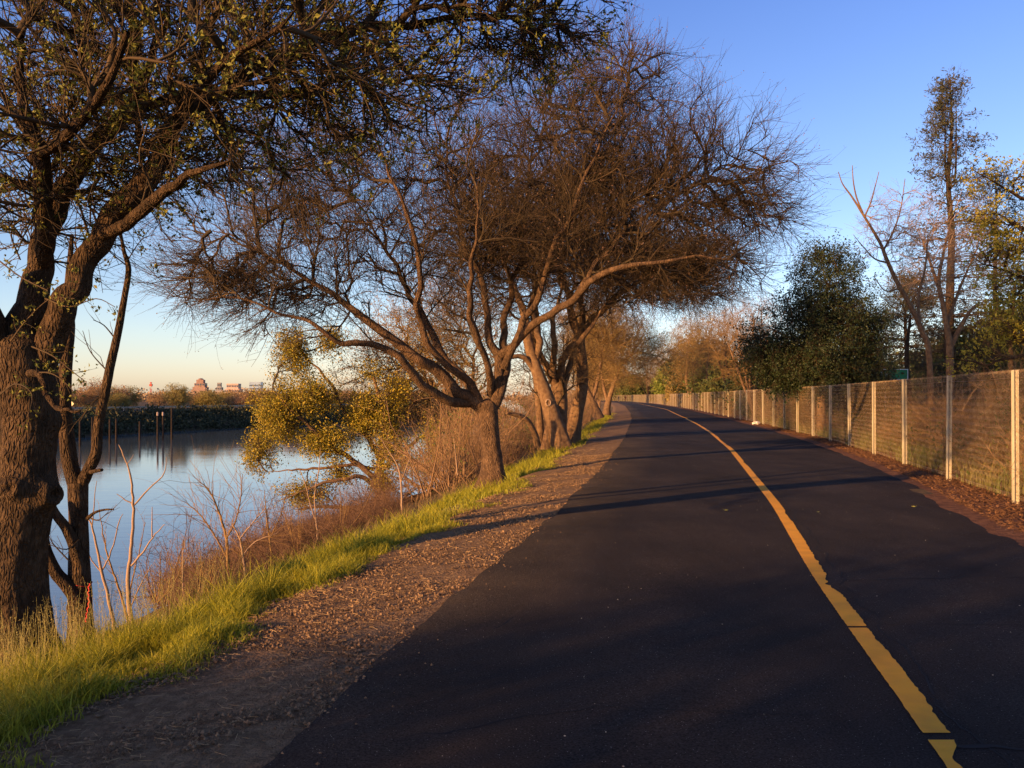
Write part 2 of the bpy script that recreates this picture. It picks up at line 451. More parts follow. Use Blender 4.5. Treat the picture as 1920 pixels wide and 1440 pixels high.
# ground sheet
def make_ground():
    ys = np.concatenate([-np.geomspace(60, 3.01, 30), np.arange(-3, 30, .16), np.arange(30, 80, .5), np.arange(80, 330, 2.5), np.geomspace(330, 6000, 26)])
    ul = np.concatenate([np.arange(-18, -4, .5), np.arange(-4, .01, .1), [.12, .5, 2, 5]])
    ws = [-.9, -.7, -.5, -.3, -.1, .1, .3, .5, .8, 1.2, 2, 3, 4, 6, 9, 14, 25, 50, 120, 400, 1500, 5000]
    rows = []
    for y in ys:
        l, fx, xf = float(L(y)), float(FE(y)), float(far_x(y))
        fl = [xf - v for v in (5000, 1500, 500, 200, 100, 60, 30, 14, 10, 7.5, 5, 2.5, 0, -3, -6)]
        if l - 18 - fl[-1] < 2: fl = list(np.linspace(-5000, l - 19, len(fl)))
        rows.append(np.concatenate([fl, l + ul, [fx + w for w in ws]]))
    X = A(rows); Yg = np.repeat(ys[:, None], X.shape[1], 1)
    Z = ground_z(X, Yg)
    pts = np.stack([X, Yg, Z], -1)
    u = X - L(Yg)
    amp = np.where((u < -.05) & (u > -14), .05 * np.clip(-u, 0, 1), 0) + np.where(X > RE(Yg) + .15, .05, 0)
    Z += amp * (fbm(pts * 2.3) - .45) * 2 + np.where((u < -.05) & (u > -3), .02, 0) * (fbm(pts * 9) - .45)
    Z = np.where((u > .05) & (X < RE(Yg) - .1), -.035, Z)
    Z = np.where((u < -.8) & (u > -3.5), Z + .10 * (fbm(pts * A([.5, .5, 0]) + 40) - .45), Z)
    pts = np.stack([X, Yg, Z], -1)
    K, S = X.shape
    idx = np.arange(K * S).reshape(K, S)
    f = np.stack([idx[:-1, :-1], idx[:-1, 1:], idx[1:, 1:], idx[1:, :-1]], -1).reshape(-1, 4)
    mb = MB(); mb.add(pts.reshape(-1, 3), f)
    uc = ((u[:-1, :-1] + u[1:, 1:]) / 2).ravel(); xc = ((X[:-1, :-1] + X[1:, 1:]) / 2).ravel(); yc = ((Yg[:-1, :-1] + Yg[1:, 1:]) / 2).ravel()
    mi = np.full(len(f), 1)
    mi[(uc > -1.9) & (uc < .3)] = 0
    mi[(xc > RE(yc) - .4) & (xc < FE(yc) + 6)] = 2
    mi[(xc >= FE(yc) + 6)] = 1
    mb.mi4 = [mi]
    m0 = mat('gravel_soil', (.27, .165, .085), .95, (.17, .10, .05), 14, bump=.03, bscale=45, spec=.1)
    m1 = mat('bank_soil', (.15, .10, .05), .95, (.08, .06, .035), 2, bump=.05, bscale=12, spec=.1)
    m2 = mat('red_brown_dirt', (.20, .095, .05), .95, (.12, .055, .032), 7, bump=.035, bscale=30, spec=.1)
    g = mb.build('ground', [m0, m1, m2], smooth=True)
    tag(g, 'river bank soil, gravel shoulder and red brown dirt under the fence', 'ground', kind='structure')
make_ground()

# river
def make_water():
    m = bpy.data.materials.new('river_water'); m.use_nodes = True
    n, l = m.node_tree.nodes, m.node_tree.links; b = n['Principled BSDF']
    b.inputs['Base Color'].default_value = (.11, .14, .15, 1); b.inputs['Roughness'].default_value = .05; b.inputs['IOR'].default_value = 1.6
    b.inputs['Specular IOR Level'].default_value = .75
    tcn = n.new('ShaderNodeTexCoord'); mp = n.new('ShaderNodeMapping'); mp.inputs['Scale'].default_value = (.5, 1.4, 1); mp.inputs['Rotation'].default_value = (0, 0, .3)
    l.new(tcn.outputs['Object'], mp.inputs[0])
    a = n.new('ShaderNodeTexNoise'); a.inputs['Scale'].default_value = 1.1; a.inputs['Detail'].default_value = 4
    c = n.new('ShaderNodeTexNoise'); c.inputs['Scale'].default_value = .12; c.inputs['Detail'].default_value = 2
    l.new(mp.outputs[0], a.inputs['Vector']); l.new(mp.outputs[0], c.inputs['Vector'])
    mu = n.new('ShaderNodeMath'); mu.operation = 'MULTIPLY'; l.new(a.outputs[0], mu.inputs[0]); l.new(c.outputs[0], mu.inputs[1])
    bp = n.new('ShaderNodeBump'); bp.inputs['Distance'].default_value = .03; bp.inputs['Strength'].default_value = .5
    l.new(mu.outputs[0], bp.inputs['Height']); l.new(bp.outputs[0], b.inputs['Normal'])
    mb = MB()
    ys = np.concatenate([np.arange(-60, 320, 10), [320, 420, 700, 1500]])
    xl = A([far_x(y) - 2 for y in ys]); xr = A([float(L(y)) - 12 if y < 420 else float(L(420)) - 12 for y in ys]); xr = np.maximum(xr, xl + 1)
    v = np.concatenate([np.stack([xl, ys, ys * 0 + WZ], 1), np.stack([xr, ys, ys * 0 + WZ], 1)]); k = len(ys)
    mb.add(v, [[i, k + i, k + i + 1, i + 1] for i in range(k - 1)])
    o = mb.build('water', m); tag(o, 'calm blue river reflecting the sky and the far bank', 'river', kind='structure')
make_water()

# asphalt path, its cracks and the yellow line
def make_path():
    m = mat('asphalt', (.039, .029, .0235), .9, (.025, .0195, .0175), .8, bump=.009, bscale=260, spec=.12)
    n, l = m.node_tree.nodes, m.node_tree.links
    # light stone chips in the wearing course
    tcn = n.new('ShaderNodeTexCoord'); vo = n.new('ShaderNodeTexVoronoi'); vo.inputs['Scale'].default_value = 150
    l.new(tcn.outputs['Object'], vo.inputs['Vector'])
    cr = n.new('ShaderNodeValToRGB'); cr.color_ramp.elements[0].position = .972; cr.color_ramp.elements[1].position = .985
    sx = n.new('ShaderNodeSeparateColor'); l.new(vo.outputs['Color'], sx.inputs[0]); l.new(sx.outputs[0], cr.inputs[0])
    ls = n.new('ShaderNodeMath'); ls.operation = 'LESS_THAN'; ls.inputs[1].default_value = .3; l.new(vo.outputs['Distance'], ls.inputs[0])
    mu = n.new('ShaderNodeMath'); mu.operation = 'MULTIPLY'; l.new(cr.outputs[0], mu.inputs[0]); l.new(ls.outputs[0], mu.inputs[1])
    b = n['Principled BSDF']; src = b.inputs['Base Color'].links[0].from_socket
    mm = n.new('ShaderNodeMix'); mm.data_type = 'RGBA'; l.new(mu.outputs[0], mm.inputs[0]); l.new(src, mm.inputs[6]); mm.inputs[7].default_value = (.3, .27, .24, 1)
    fn = n.new('ShaderNodeTexNoise'); fn.inputs['Scale'].default_value = 95; fn.inputs['Detail'].default_value = 3; l.new(tcn.outputs['Object'], fn.inputs['Vector'])
    fr = n.new('ShaderNodeMapRange'); fr.inputs['From Min'].default_value = .3; fr.inputs['From Max'].default_value = .7; fr.inputs['To Min'].default_value = .35; fr.inputs['To Max'].default_value = 1.75
    l.new(fn.outputs[0], fr.inputs['Value'])
    wn_ = n.new('ShaderNodeTexNoise'); wn_.inputs['Scale'].default_value = .35; wn_.inputs['Detail'].default_value = 7; wn_.inputs['Roughness'].default_value = .7
    wm_ = n.new('ShaderNodeMapping'); wm_.inputs['Scale'].default_value = (2.2, .5, 1); wm_.inputs['Rotation'].default_value = (0, 0, .19); l.new(tcn.outputs['Object'], wm_.inputs[0]); l.new(wm_.outputs[0], wn_.inputs['Vector'])
    wr_ = n.new('ShaderNodeMapRange'); wr_.inputs['From Min'].default_value = .35; wr_.inputs['From Max'].default_value = .65; wr_.inputs['To Min'].default_value = .75; wr_.inputs['To Max'].default_value = 1.3; l.new(wn_.outputs[0], wr_.inputs['Value'])
    fm = n.new('ShaderNodeMath'); fm.operation = 'MULTIPLY'; l.new(fr.outputs[0], fm.inputs[0]); l.new(wr_.outputs[0], fm.inputs[1])
    vs = n.new('ShaderNodeVectorMath'); vs.operation = 'SCALE'; l.new(mm.outputs[2], vs.inputs[0]); l.new(fm.outputs[0], vs.inputs['Scale'])
    l.new(vs.outputs[0], b.inputs['Base Color'])
    ys = np.concatenate([np.arange(-60, -2, 1.), np.arange(-2, 40, .08), np.arange(40, 120, .5), np.arange(120, 420, 2.)])
    rs = np.random.RandomState(3)
    jl = (fbm(np.stack([ys * 3, ys * 0, ys * 0], 1)) - .45) * .10 + (fbm(np.stack([ys * .7, ys * 0 + 3, ys * 0], 1)) - .45) * .10
    jr = (fbm(np.stack([ys * 1.3, ys * 0 + 9, ys * 0], 1)) - .45) * .32
    xl = L(ys) + jl; xr = RE(ys) + jr; t = np.linspace(0, 1, 12)
    X = xl[:, None] + (xr - xl)[:, None] * t[None]
    Z = np.zeros_like(X) + .0 + .02 * np.sin(t * np.pi)[None]; Z[:, 0] = -.05; Z[:, -1] = -.04
    X[:, 0] = X[:, 1] * 0 + xl - .015; X[:, 1] = xl
    Yg = np.repeat(ys[:, None], 12, 1); K, S = X.shape; idx = np.arange(K * S).reshape(K, S)
    mb = MB(); mb.add(np.stack([X, Yg, Z], -1).reshape(-1, 3), np.stack([idx[:-1, :-1], idx[:-1, 1:], idx[1:, 1:], idx[1:, :-1]], -1).reshape(-1, 4))
    tag(mb.build('path', m, smooth=True), 'dark asphalt riverside bike path', 'path', kind='structure')
    def zp(x, y):
        a, b_ = L(y), RE(y); return .02 * np.sin(np.clip((x - a) / (b_ - a), 0, 1) * np.pi)
    # the yellow line, worn away along parts of its right side
    ym = mat('yellow_road_paint', (.92, .41, .022), .7, (.82, .355, .024), 5, bump=.004, bscale=160, spec=.2, detail=9)
    ys = np.concatenate([np.arange(-8, 14, .02), np.arange(14, 45, .06), np.arange(45, 300, .5)])
    c = CL(ys)
    q = np.stack([ys * 9, ys * 0, ys * 0], 1)
    wear = np.clip((fbm(np.stack([ys * .8, ys * 0 + 5, ys * 0], 1)) - .50) * 5, 0, 1) * (.3 + 1.2 * fbm(q, 4)) * .040
    wear += .06 * np.exp(-((ys - 7.0) / .25) ** 2) * (.6 + .8 * vnoise(q * 1.5)) + .02 * np.exp(-((ys - 8.0) / .8) ** 2) * vnoise(q)
    wear += .10 * np.exp(-((ys - 3.55) / .16) ** 2) * (.6 + .6 * vnoise(q))
    wl_ = -.068 + (vnoise(q * 3) - .5) * .005
    wr_ = .068 - np.clip(wear, 0, .12) + (vnoise(q * 3 + 50) - .5) * .012
    mb = MB(); gaps = [(3.88, .022), (5.72, .004)]
    zl = zp(c, ys) + .004
    P0 = np.stack([c + wl_, ys, zl], 1); P1 = np.stack([c + wr_, ys, zl], 1)
    keep = np.ones(len(ys) - 1, bool)
    for g, w in gaps: keep &= ~((ys[:-1] < g + w) & (ys[1:] > g - w))
    k = len(ys); ff = A([[i, k + i, k + i + 1, i + 1] for i in range(k - 1)])[keep]
    mb.add(np.vstack([P0, P1]), ff)
    tag(mb.build('road_markings', ym), 'worn orange yellow centre line on the asphalt path', 'line', kind='structure')
    # cracks, laid on as thin near black strips
    cm = mat('dark_crack', (.012, .011, .012), .95)
    mb = MB()
    def crack(pts, w):
        P = A(pts, float); out = []
        for i in range(len(P) - 1):
            n_ = max(3, int(np.linalg.norm(P[i+1] - P[i]) / .05)); out.append(P[i] + (P[i+1] - P[i]) * (np.arange(n_) / n_)[:, None])
        P = np.vstack(out); P = P + (np.stack([fbm(np.c_[P * 3, P[:, :1] * 0]), fbm(np.c_[P * 3 + 9, P[:, :1] * 0])], 1) - .45) * .22
        P += rs.normal(size=P.shape) * .008
        t_ = nrm(np.gradient(P, axis=0)); nn = np.stack([-t_[:, 1], t_[:, 0]], 1)
        ww = w * (.4 + 1.0 * rs.rand(len(P)))[:, None] * np.clip(np.sin(np.linspace(.05, 3.09, len(P)))[:, None] * 3, 0, 1)
        a_, b_ = P - nn * ww, P + nn * ww; k_ = len(P)
        z_ = zp(P[:, 0], P[:, 1]) + .0025
        mb.add(np.vstack([np.c_[a_, z_], np.c_[b_, z_]]), [[i, k_ + i, k_ + i + 1, i + 1] for i in range(k_ - 1)])
    for y0 in (5.75, 7.2, 9.6, 13.0, 17.5, 23):
        c0 = float(CL(y0)); crack([(c0 + .1, y0), (c0 + 1.2, y0 + .1), (float(RE(y0)) - .1, y0 + .15)], .006 if y0 != 7.2 else .010)
    crack([(1.9, 3.86), (2.25, 3.72), (2.6, 3.6)], .016); crack([(-.35, 5.1), (-.15, 5.7), (0, 6.1)], .007)
    crack([(float(CL(3.2)) + .17, 3.2), (float(CL(7)) + .17, 7.0), (float(CL(14)) + .2, 14.0)], .006)
    crack([(-.6, 3.9), (.4, 4.3), (1.7, 4.1)], .004); crack([(float(L(12)) + .2, 12), (2.2, 12.4), (float(CL(12.6)), 12.5)], .005)
    tag(mb.build('path_cracks', cm), 'thin dark cracks across the asphalt', 'crack', kind='structure')
make_path()

# gravel and woody litter on the shoulder: far more pieces than anyone could count
def make_gravel():
    rs = np.random.RandomState(11); N = 62000
    Y = 2.6 + 21 * rs.rand(N) ** 1.9; u = -1.95 * rs.rand(N) ** .95 + .03
    u = np.where(rs.rand(N) < .012, rs.rand(N) * .35, u)
    x = L(Y) + u; z = np.where(u > 0, .003, ground_z(x, Y) + .0)
    P = np.stack([x, Y, z], 1)
    dens = fbm(np.stack([x * 2.2, Y * 2.2, z * 0], 1)); P = P[dens > .33 + .1 * rs.rand(N)]; N = len(P)
    s = (.0032 + .012 * rs.rand(N) ** 4.5)[:, None] * (1 + P[:, 1:2] * .02)
    octv = A([[1, 0, 0], [0, 1, 0], [-1, 0, 0], [0, -1, 0], [0, 0, 1], [0, 0, -1.]])
    th = rs.rand(N) * 6.28; c_, s_ = np.cos(th), np.sin(th)
    V = octv[None] * (.6 + .7 * rs.rand(N, 6, 1)) * A([1.1, .9, .8]); V = np.stack([V[..., 0] * c_[:, None] - V[..., 1] * s_[:, None], V[..., 0] * s_[:, None] + V[..., 1] * c_[:, None], V[..., 2]], -1)
    V = V * s[:, None] + P[:, None] + A([0, 0, .012]) * (P[:, None, 2:3] < 0)
    ft = A([[0, 1, 4], [1, 2, 4], [2, 3, 4], [3, 0, 4], [1, 0, 5], [2, 1, 5], [3, 2, 5], [0, 3, 5]])
    f = (ft[None] + (np.arange(N) * 6)[:, None, None]).reshape(-1, 3)
    mb = MB(); mb.add(V.reshape(-1, 3), f)
    nq = 420; Yq = 2.8 + 22 * rs.rand(nq) ** 1.4; tq = rs.rand(nq); xq = L(Yq) + tq * (RE(Yq) - L(Yq)); q0 = np.stack([xq, Yq, .02 * np.sin(tq * np.pi) + .004], 1)
    Vq = octv[None] * (.5 + .8 * rs.rand(nq, 6, 1)) * A([1, 1, .5]) * (.002 + .004 * rs.rand(nq, 1, 1) ** 2) + q0[:, None]; mb.add(Vq.reshape(-1, 3), (ft[None] + (np.arange(nq) * 6)[:, None, None]).reshape(-1, 3), 2)
    # straw and chips
    n2 = 4200; Y = 2.8 + 24 * rs.rand(n2) ** 1.5; u = -2.1 * rs.rand(n2) ** .6; x = L(Y) + u; z = ground_z(x, Y) + .02
    a = rs.rand(n2) * 6.28; ln = (.02 + .06 * rs.rand(n2))
    d = np.stack([np.cos(a) * ln, np.sin(a) * ln, (rs.rand(n2) - .5) * .02], 1); p0 = np.stack([x, Y, z], 1)
    tubes(mb, np.stack([p0, p0 + d], 1), np.stack([ln * 0 + .0018, ln * 0 + .0012], 1), 3, 1)
    gm = mat('gravel_stone', (.09, .055, .032), .95, island=(.33, .20, .105), spec=.1)
    o = mb.build('gravel', [gm, M['dry'], mat('pale_grit', (.35, .30, .22), .9, island=(.6, .5, .36))]); tag(o, 'loose brown gravel and straw on the shoulder beside the asphalt', 'gravel', kind='stuff')
    # dirt strip litter by the fence
    mb = MB(); n3 = 26000; Y = 8 + 50 * rs.rand(n3) ** 1.6; t = rs.rand(n3); x = RE(Y) + .05 + (FE(Y) + 1.2 - RE(Y)) * t; z = ground_z(x, Y) + .015
    a = rs.rand(n3) * 6.28; ln = (.02 + .07 * rs.rand(n3)); d = np.stack([np.cos(a) * ln, np.sin(a) * ln, (rs.rand(n3) - .3) * .05], 1); p0 = np.stack([x, Y, z], 1)
    tubes(mb, np.stack([p0, p0 + d], 1), np.stack([ln * 0 + .004, ln * 0 + .0025], 1), 3, 0)
    lm = mat('leaf_litter', (.075, .036, .02), .95, island=(.18, .09, .045), spec=.1); k = rs.choice(n3, 9000); leaves(mb, p0[k], .035, rs, 1, .02, 0, .7)
    o = mb.build('leaf_litter', [lm]); tag(o, 'reddish dry leaves and sticks along the foot of the fence', 'leaf litter', kind='stuff')
make_gravel()

# grass
def blades(mb, P, h, rs, w=.005, lean=.75, mi=0, seg=3):
    N = len(P); a = rs.rand(N) * 6.28; side = np.stack([np.cos(a), np.sin(a), a * 0], 1)
    b = rs.rand(N) * 6.28; ld = np.stack([np.cos(b), np.sin(b), b * 0], 1) * (lean * rs.rand(N) ** .7)[:, None] * h[:, None] + A([[.04, .0, 0]]) * h[:, None]
    rows = []
    for k in range(seg + 1):
        t = k / seg; c = P + A([0, 0, 1.]) * (h * (t - .25 * t * t))[:, None] + ld * t ** 2
        ww = (w * (.6 + .8 * rs.rand(N)) * (1 - t ** 1.6) + .0004)[:, None]
        if k == 0: ww0 = ww
        ww = ww0 * (1 - t ** 1.8) + .0004
        rows += [c - side * ww, c + side * ww]
    V = np.stack(rows, 1); K = 2 * (seg + 1); base = np.arange(N)[:, None] * K
    f = np.concatenate([base + A([[2*k, 2*k+1, 2*k+3, 2*k+2]]) for k in range(seg)], 0)
    mb.add(V.reshape(-1, 3), f, mi)
def make_grass():
    rs = np.random.RandomState(21)
    gm = mat('meadow_grass', (.14, .18, .012), .55, (.26, .25, .018), 1.3, island=(.48, .42, .035), trans=.4)
    gd = mat('dry_grass_seed', (.26, .23, .07), .8, island=(.46, .38, .14), trans=.3)
    mb = MB()
    def band(N, y0, y1, pw, u0, u1, hh, w):
        Y = y0 + (y1 - y0) * rs.rand(N) ** pw; u = u0 + (u1 - u0) * rs.rand(N)
        x = L(Y) + u
        e = fbm(np.stack([x * .9, Y * .9, x * 0 + 2], 1)); edge = np.clip((-1.42 - .45 * (e - .45) * 4 - u + np.where(Y < 4.6, .25, 0)) / .35, 0, 1)
        bare = fbm(np.stack([x * .8 + 30, Y * .8, x * 0 + 7], 1))
        lo = np.where(Y < 8, -4.3, -3.35 + .35 * (e - .45) * 4); far = np.clip((u - lo) / .5, .0, 1)
        pr = edge * (.04 + .96 * far) * np.where(Y > 13, np.clip((bare - .36) * 12, .05, 1), 1)
        tr = np.hypot(x + .37, Y - 18.6) < .9; pr = np.where(tr, 0, pr)
        # bare soil just above the tree foot
        ok = rs.rand(N) < pr
        x, Y, e, bare = x[ok], Y[ok], e[ok], bare[ok]
        P = np.stack([x, Y, ground_z(x, Y) - .01], 1)
        tuft = np.clip((fbm(np.stack([x * 4.5, Y * 4.5, x * 0 + 8], 1)) - .22) * 3.2, .3, 1.6)
        hgt = hh * tuft * (.35 + 1.0 * rs.rand(len(x))) * (.5 + 1.0 * e) * np.where(Y > 12, .8, 1.) * (.35 + .65 * np.clip(edge[ok] * 1.3 - .1, 0, 1)) * (.55 + .45 * np.clip(((-1.3) - u[ok]) / .9, 0, 1))
        blades(mb, P, hgt, rs, w)
        return P, hgt
    P, hg = band(165000, 2.8, 11, 1.15, -4.6, -.75, .30, .0028)
    P2, hg2 = band(60000, 11, 24, 1.0, -4.4, -1.0, .33, .005)
    band(34000, 24, 90, 1.4, -4.2, -1.3, .38, .010)
    # seed heads above the near grass (wild oats)
    k = rs.choice(len(P), 3600, False); k = k[(P[k, 0] - L(P[k, 1]) < -2.6) & (P[k, 1] < 9)]; Q = P[k]; h = (.38 + .32 * rs.rand(len(k)))
    d = np.stack([rs.normal(size=len(k)) * .10, rs.normal(size=len(k)) * .10, h], 1)
    S = np.stack([Q, Q + d * .5 + A([0, 0, .02]), Q + d], 1); tubes(mb, S, np.tile(A([[.0013, .001, .0006]]), (len(k), 1)), 3, 1)
    tip = np.repeat(Q + d, 5, 0) - np.repeat(d, 5, 0) * rs.rand(len(k) * 5, 1) * .3
    leaves(mb, tip, .018, rs, 1, .012, 1, .25, -.6)
    o = mb.build('grass', [gm, gd]); tag(o, 'bright yellow green grass strip between gravel and river bank', 'grass', kind='stuff')
    # tufts behind the fence and dry weeds
    mb = MB(); N = 26000; Y = 9 + 45 * rs.rand(N) ** 1.4; x = FE(Y) + .15 + 5.5 * rs.rand(N) ** 1.2
    e = fbm(np.stack([x * .7, Y * .7, x * 0 + 12], 1)); ok = rs.rand(N) < np.clip((e - .38) * 7, .02, 1); x, Y, e = x[ok], Y[ok], e[ok]
    blades(mb, np.stack([x, Y, ground_z(x, Y)], 1), .25 + .5 * rs.rand(len(x)) * e * 2, rs, .007, .5)
    wm = mat('weed_green', (.09, .13, .02), .6, (.24, .17, .06), 1.1, island=(.17, .16, .04), trans=.3)
    o = mb.build('grass', wm); tag(o, 'green weeds and rank grass growing behind the wire fence', 'weeds', kind='stuff')
make_grass()

# ------------------------------------------------------------------ the wire fence
def make_fence():
    pm = mat('weathered_fence_post', (.50, .43, .30), .7, (.38, .33, .23), 4, bump=.003, bscale=60, spec=.3, stretch=(3, 3, .4))
    wm = mat('galvanised_wire', (.34, .25, .15), .5, (.20, .12, .065), 9, spec=.5, metal=.3)
    root = empty('chain_link_fence', (7.4, 12.7, -.05))
    tag(root, 'long chain link fence with pale grooved posts along the right of the path', 'fence')
    # posts every 3.55 m along the line
    line = [(float(FE(y)), y) for y in np.arange(-12, 330, .1)]
    pts = []; i0 = int(round((12.7 + 12) / .1))
    def walk(i, stp):
        out = []; d = 0
        while 0 < i + stp < len(line) - 1:
            a, b = line[i], line[i + stp]; d += math.hypot(a[0] - b[0], a[1] - b[1]); i += stp
            if d >= 3.55: out.append(line[i]); d = 0
        return out
    pts = walk(i0, -1)[:2][::-1] + [line[i0]] + walk(i0, 1)
    pts = pts[:96]
    pb = MB(); H = 1.93            # an H-section post: two flanges and a web
    pb.box((0, -.030, H / 2 - .15), (.085, .014, H + .3)); pb.box((0, .030, H / 2 - .15), (.085, .014, H + .3)); pb.box((0, 0, H / 2 - .152), (.016, .046, H + .296))
    pb.box((0, -.040, H / 2 - .15), (.018, .007, H + .28)); pb.box((.033, -.040, H / 2 - .15), (.012, .007, H + .28)); pb.box((-.033, -.040, H / 2 - .15), (.012, .007, H + .28))
    post = pb.build('post', pm, root)
    # woven panel, one unit wide, to be stretched to its bay (diamonds of 56 mm)
    def panel(seed, sag):
        rs = np.random.RandomState(seed); c = .056; n = 63; m = 33
        mb = MB(); Ps = []
        for i in range(n + 1):                       # every wire zigzags from the foot to the top
            k = np.arange(m + 1); x = i * c + np.where((k + 0) % 2, c / 2, -c / 2) * 1.02
            z = .03 + k * (1.86 / m); yy = np.where(k % 2, .004, -.004)
            Ps.append(np.stack([x, yy, z], 1))
        P = A(Ps); 
        P[..., 1] += sag * np.sin(P[..., 0] * 1.7) * np.sin(P[..., 2] * 1.6)
        # two points per bend keep the wire thin at the corners
        tubes(mb, P, np.full(P.shape[:2], .0019), 3)
        # twisted barbs at the top and a tension wire
        top = P[:, -1]; b1 = top + A([.02, 0, .045]); b2 = top + A([-.02, 0, .04])
        tubes(mb, np.stack([top, b1], 1), np.full((n + 1, 2), .0022), 3); tubes(mb, np.stack([top, b2], 1), np.full((n + 1, 2), .0022), 3)
        for z in (1.82, .1):
            xs = np.linspace(0, n * c, 24); w = np.stack([xs, .012 + 0 * xs, z - .018 * np.sin(xs / (n * c) * np.pi)], 1)[None]
            tubes(mb, w, np.full((1, 24), .0028), 4)
        return mb.build('wire_mesh', wm, root)
    pan = [panel(1, .0), panel(2, .03), panel(3, -.025)]
    rs = np.random.RandomState(8)
    ox, oy, oz = root.location
    first = [True] * 4
    for i, (x, y) in enumerate(pts):
        z = float(ground_z(x, y)) + .02
        if i == 0: o = post
        else:
            o = post.copy(); COL.objects.link(o); o.parent = root
        j = min(i + 1, len(pts) - 1); k = max(i - 1, 0)
        ang = math.atan2(pts[j][1] - pts[k][1], pts[j][0] - pts[k][0])
        o.location = (x - ox, y - oy, z - oz); o.rotation_euler = (rs.normal() * .008, rs.normal() * .012, ang + math.pi + rs.normal() * .08)
        if i + 1 < len(pts):
            q = int(rs.randint(3))
            if first[q]: p = pan[q]; first[q] = False
            else: p = pan[q].copy(); COL.objects.link(p); p.parent = root
            dx, dy = pts[i+1][0] - x, pts[i+1][1] - y
            p.location = (x - ox, y - oy, z - oz); p.scale = (math.hypot(dx, dy) / 3.528, 1, 1); p.rotation_euler = (0, 0, math.atan2(dy, dx))
    return pts
FPTS = make_fence()

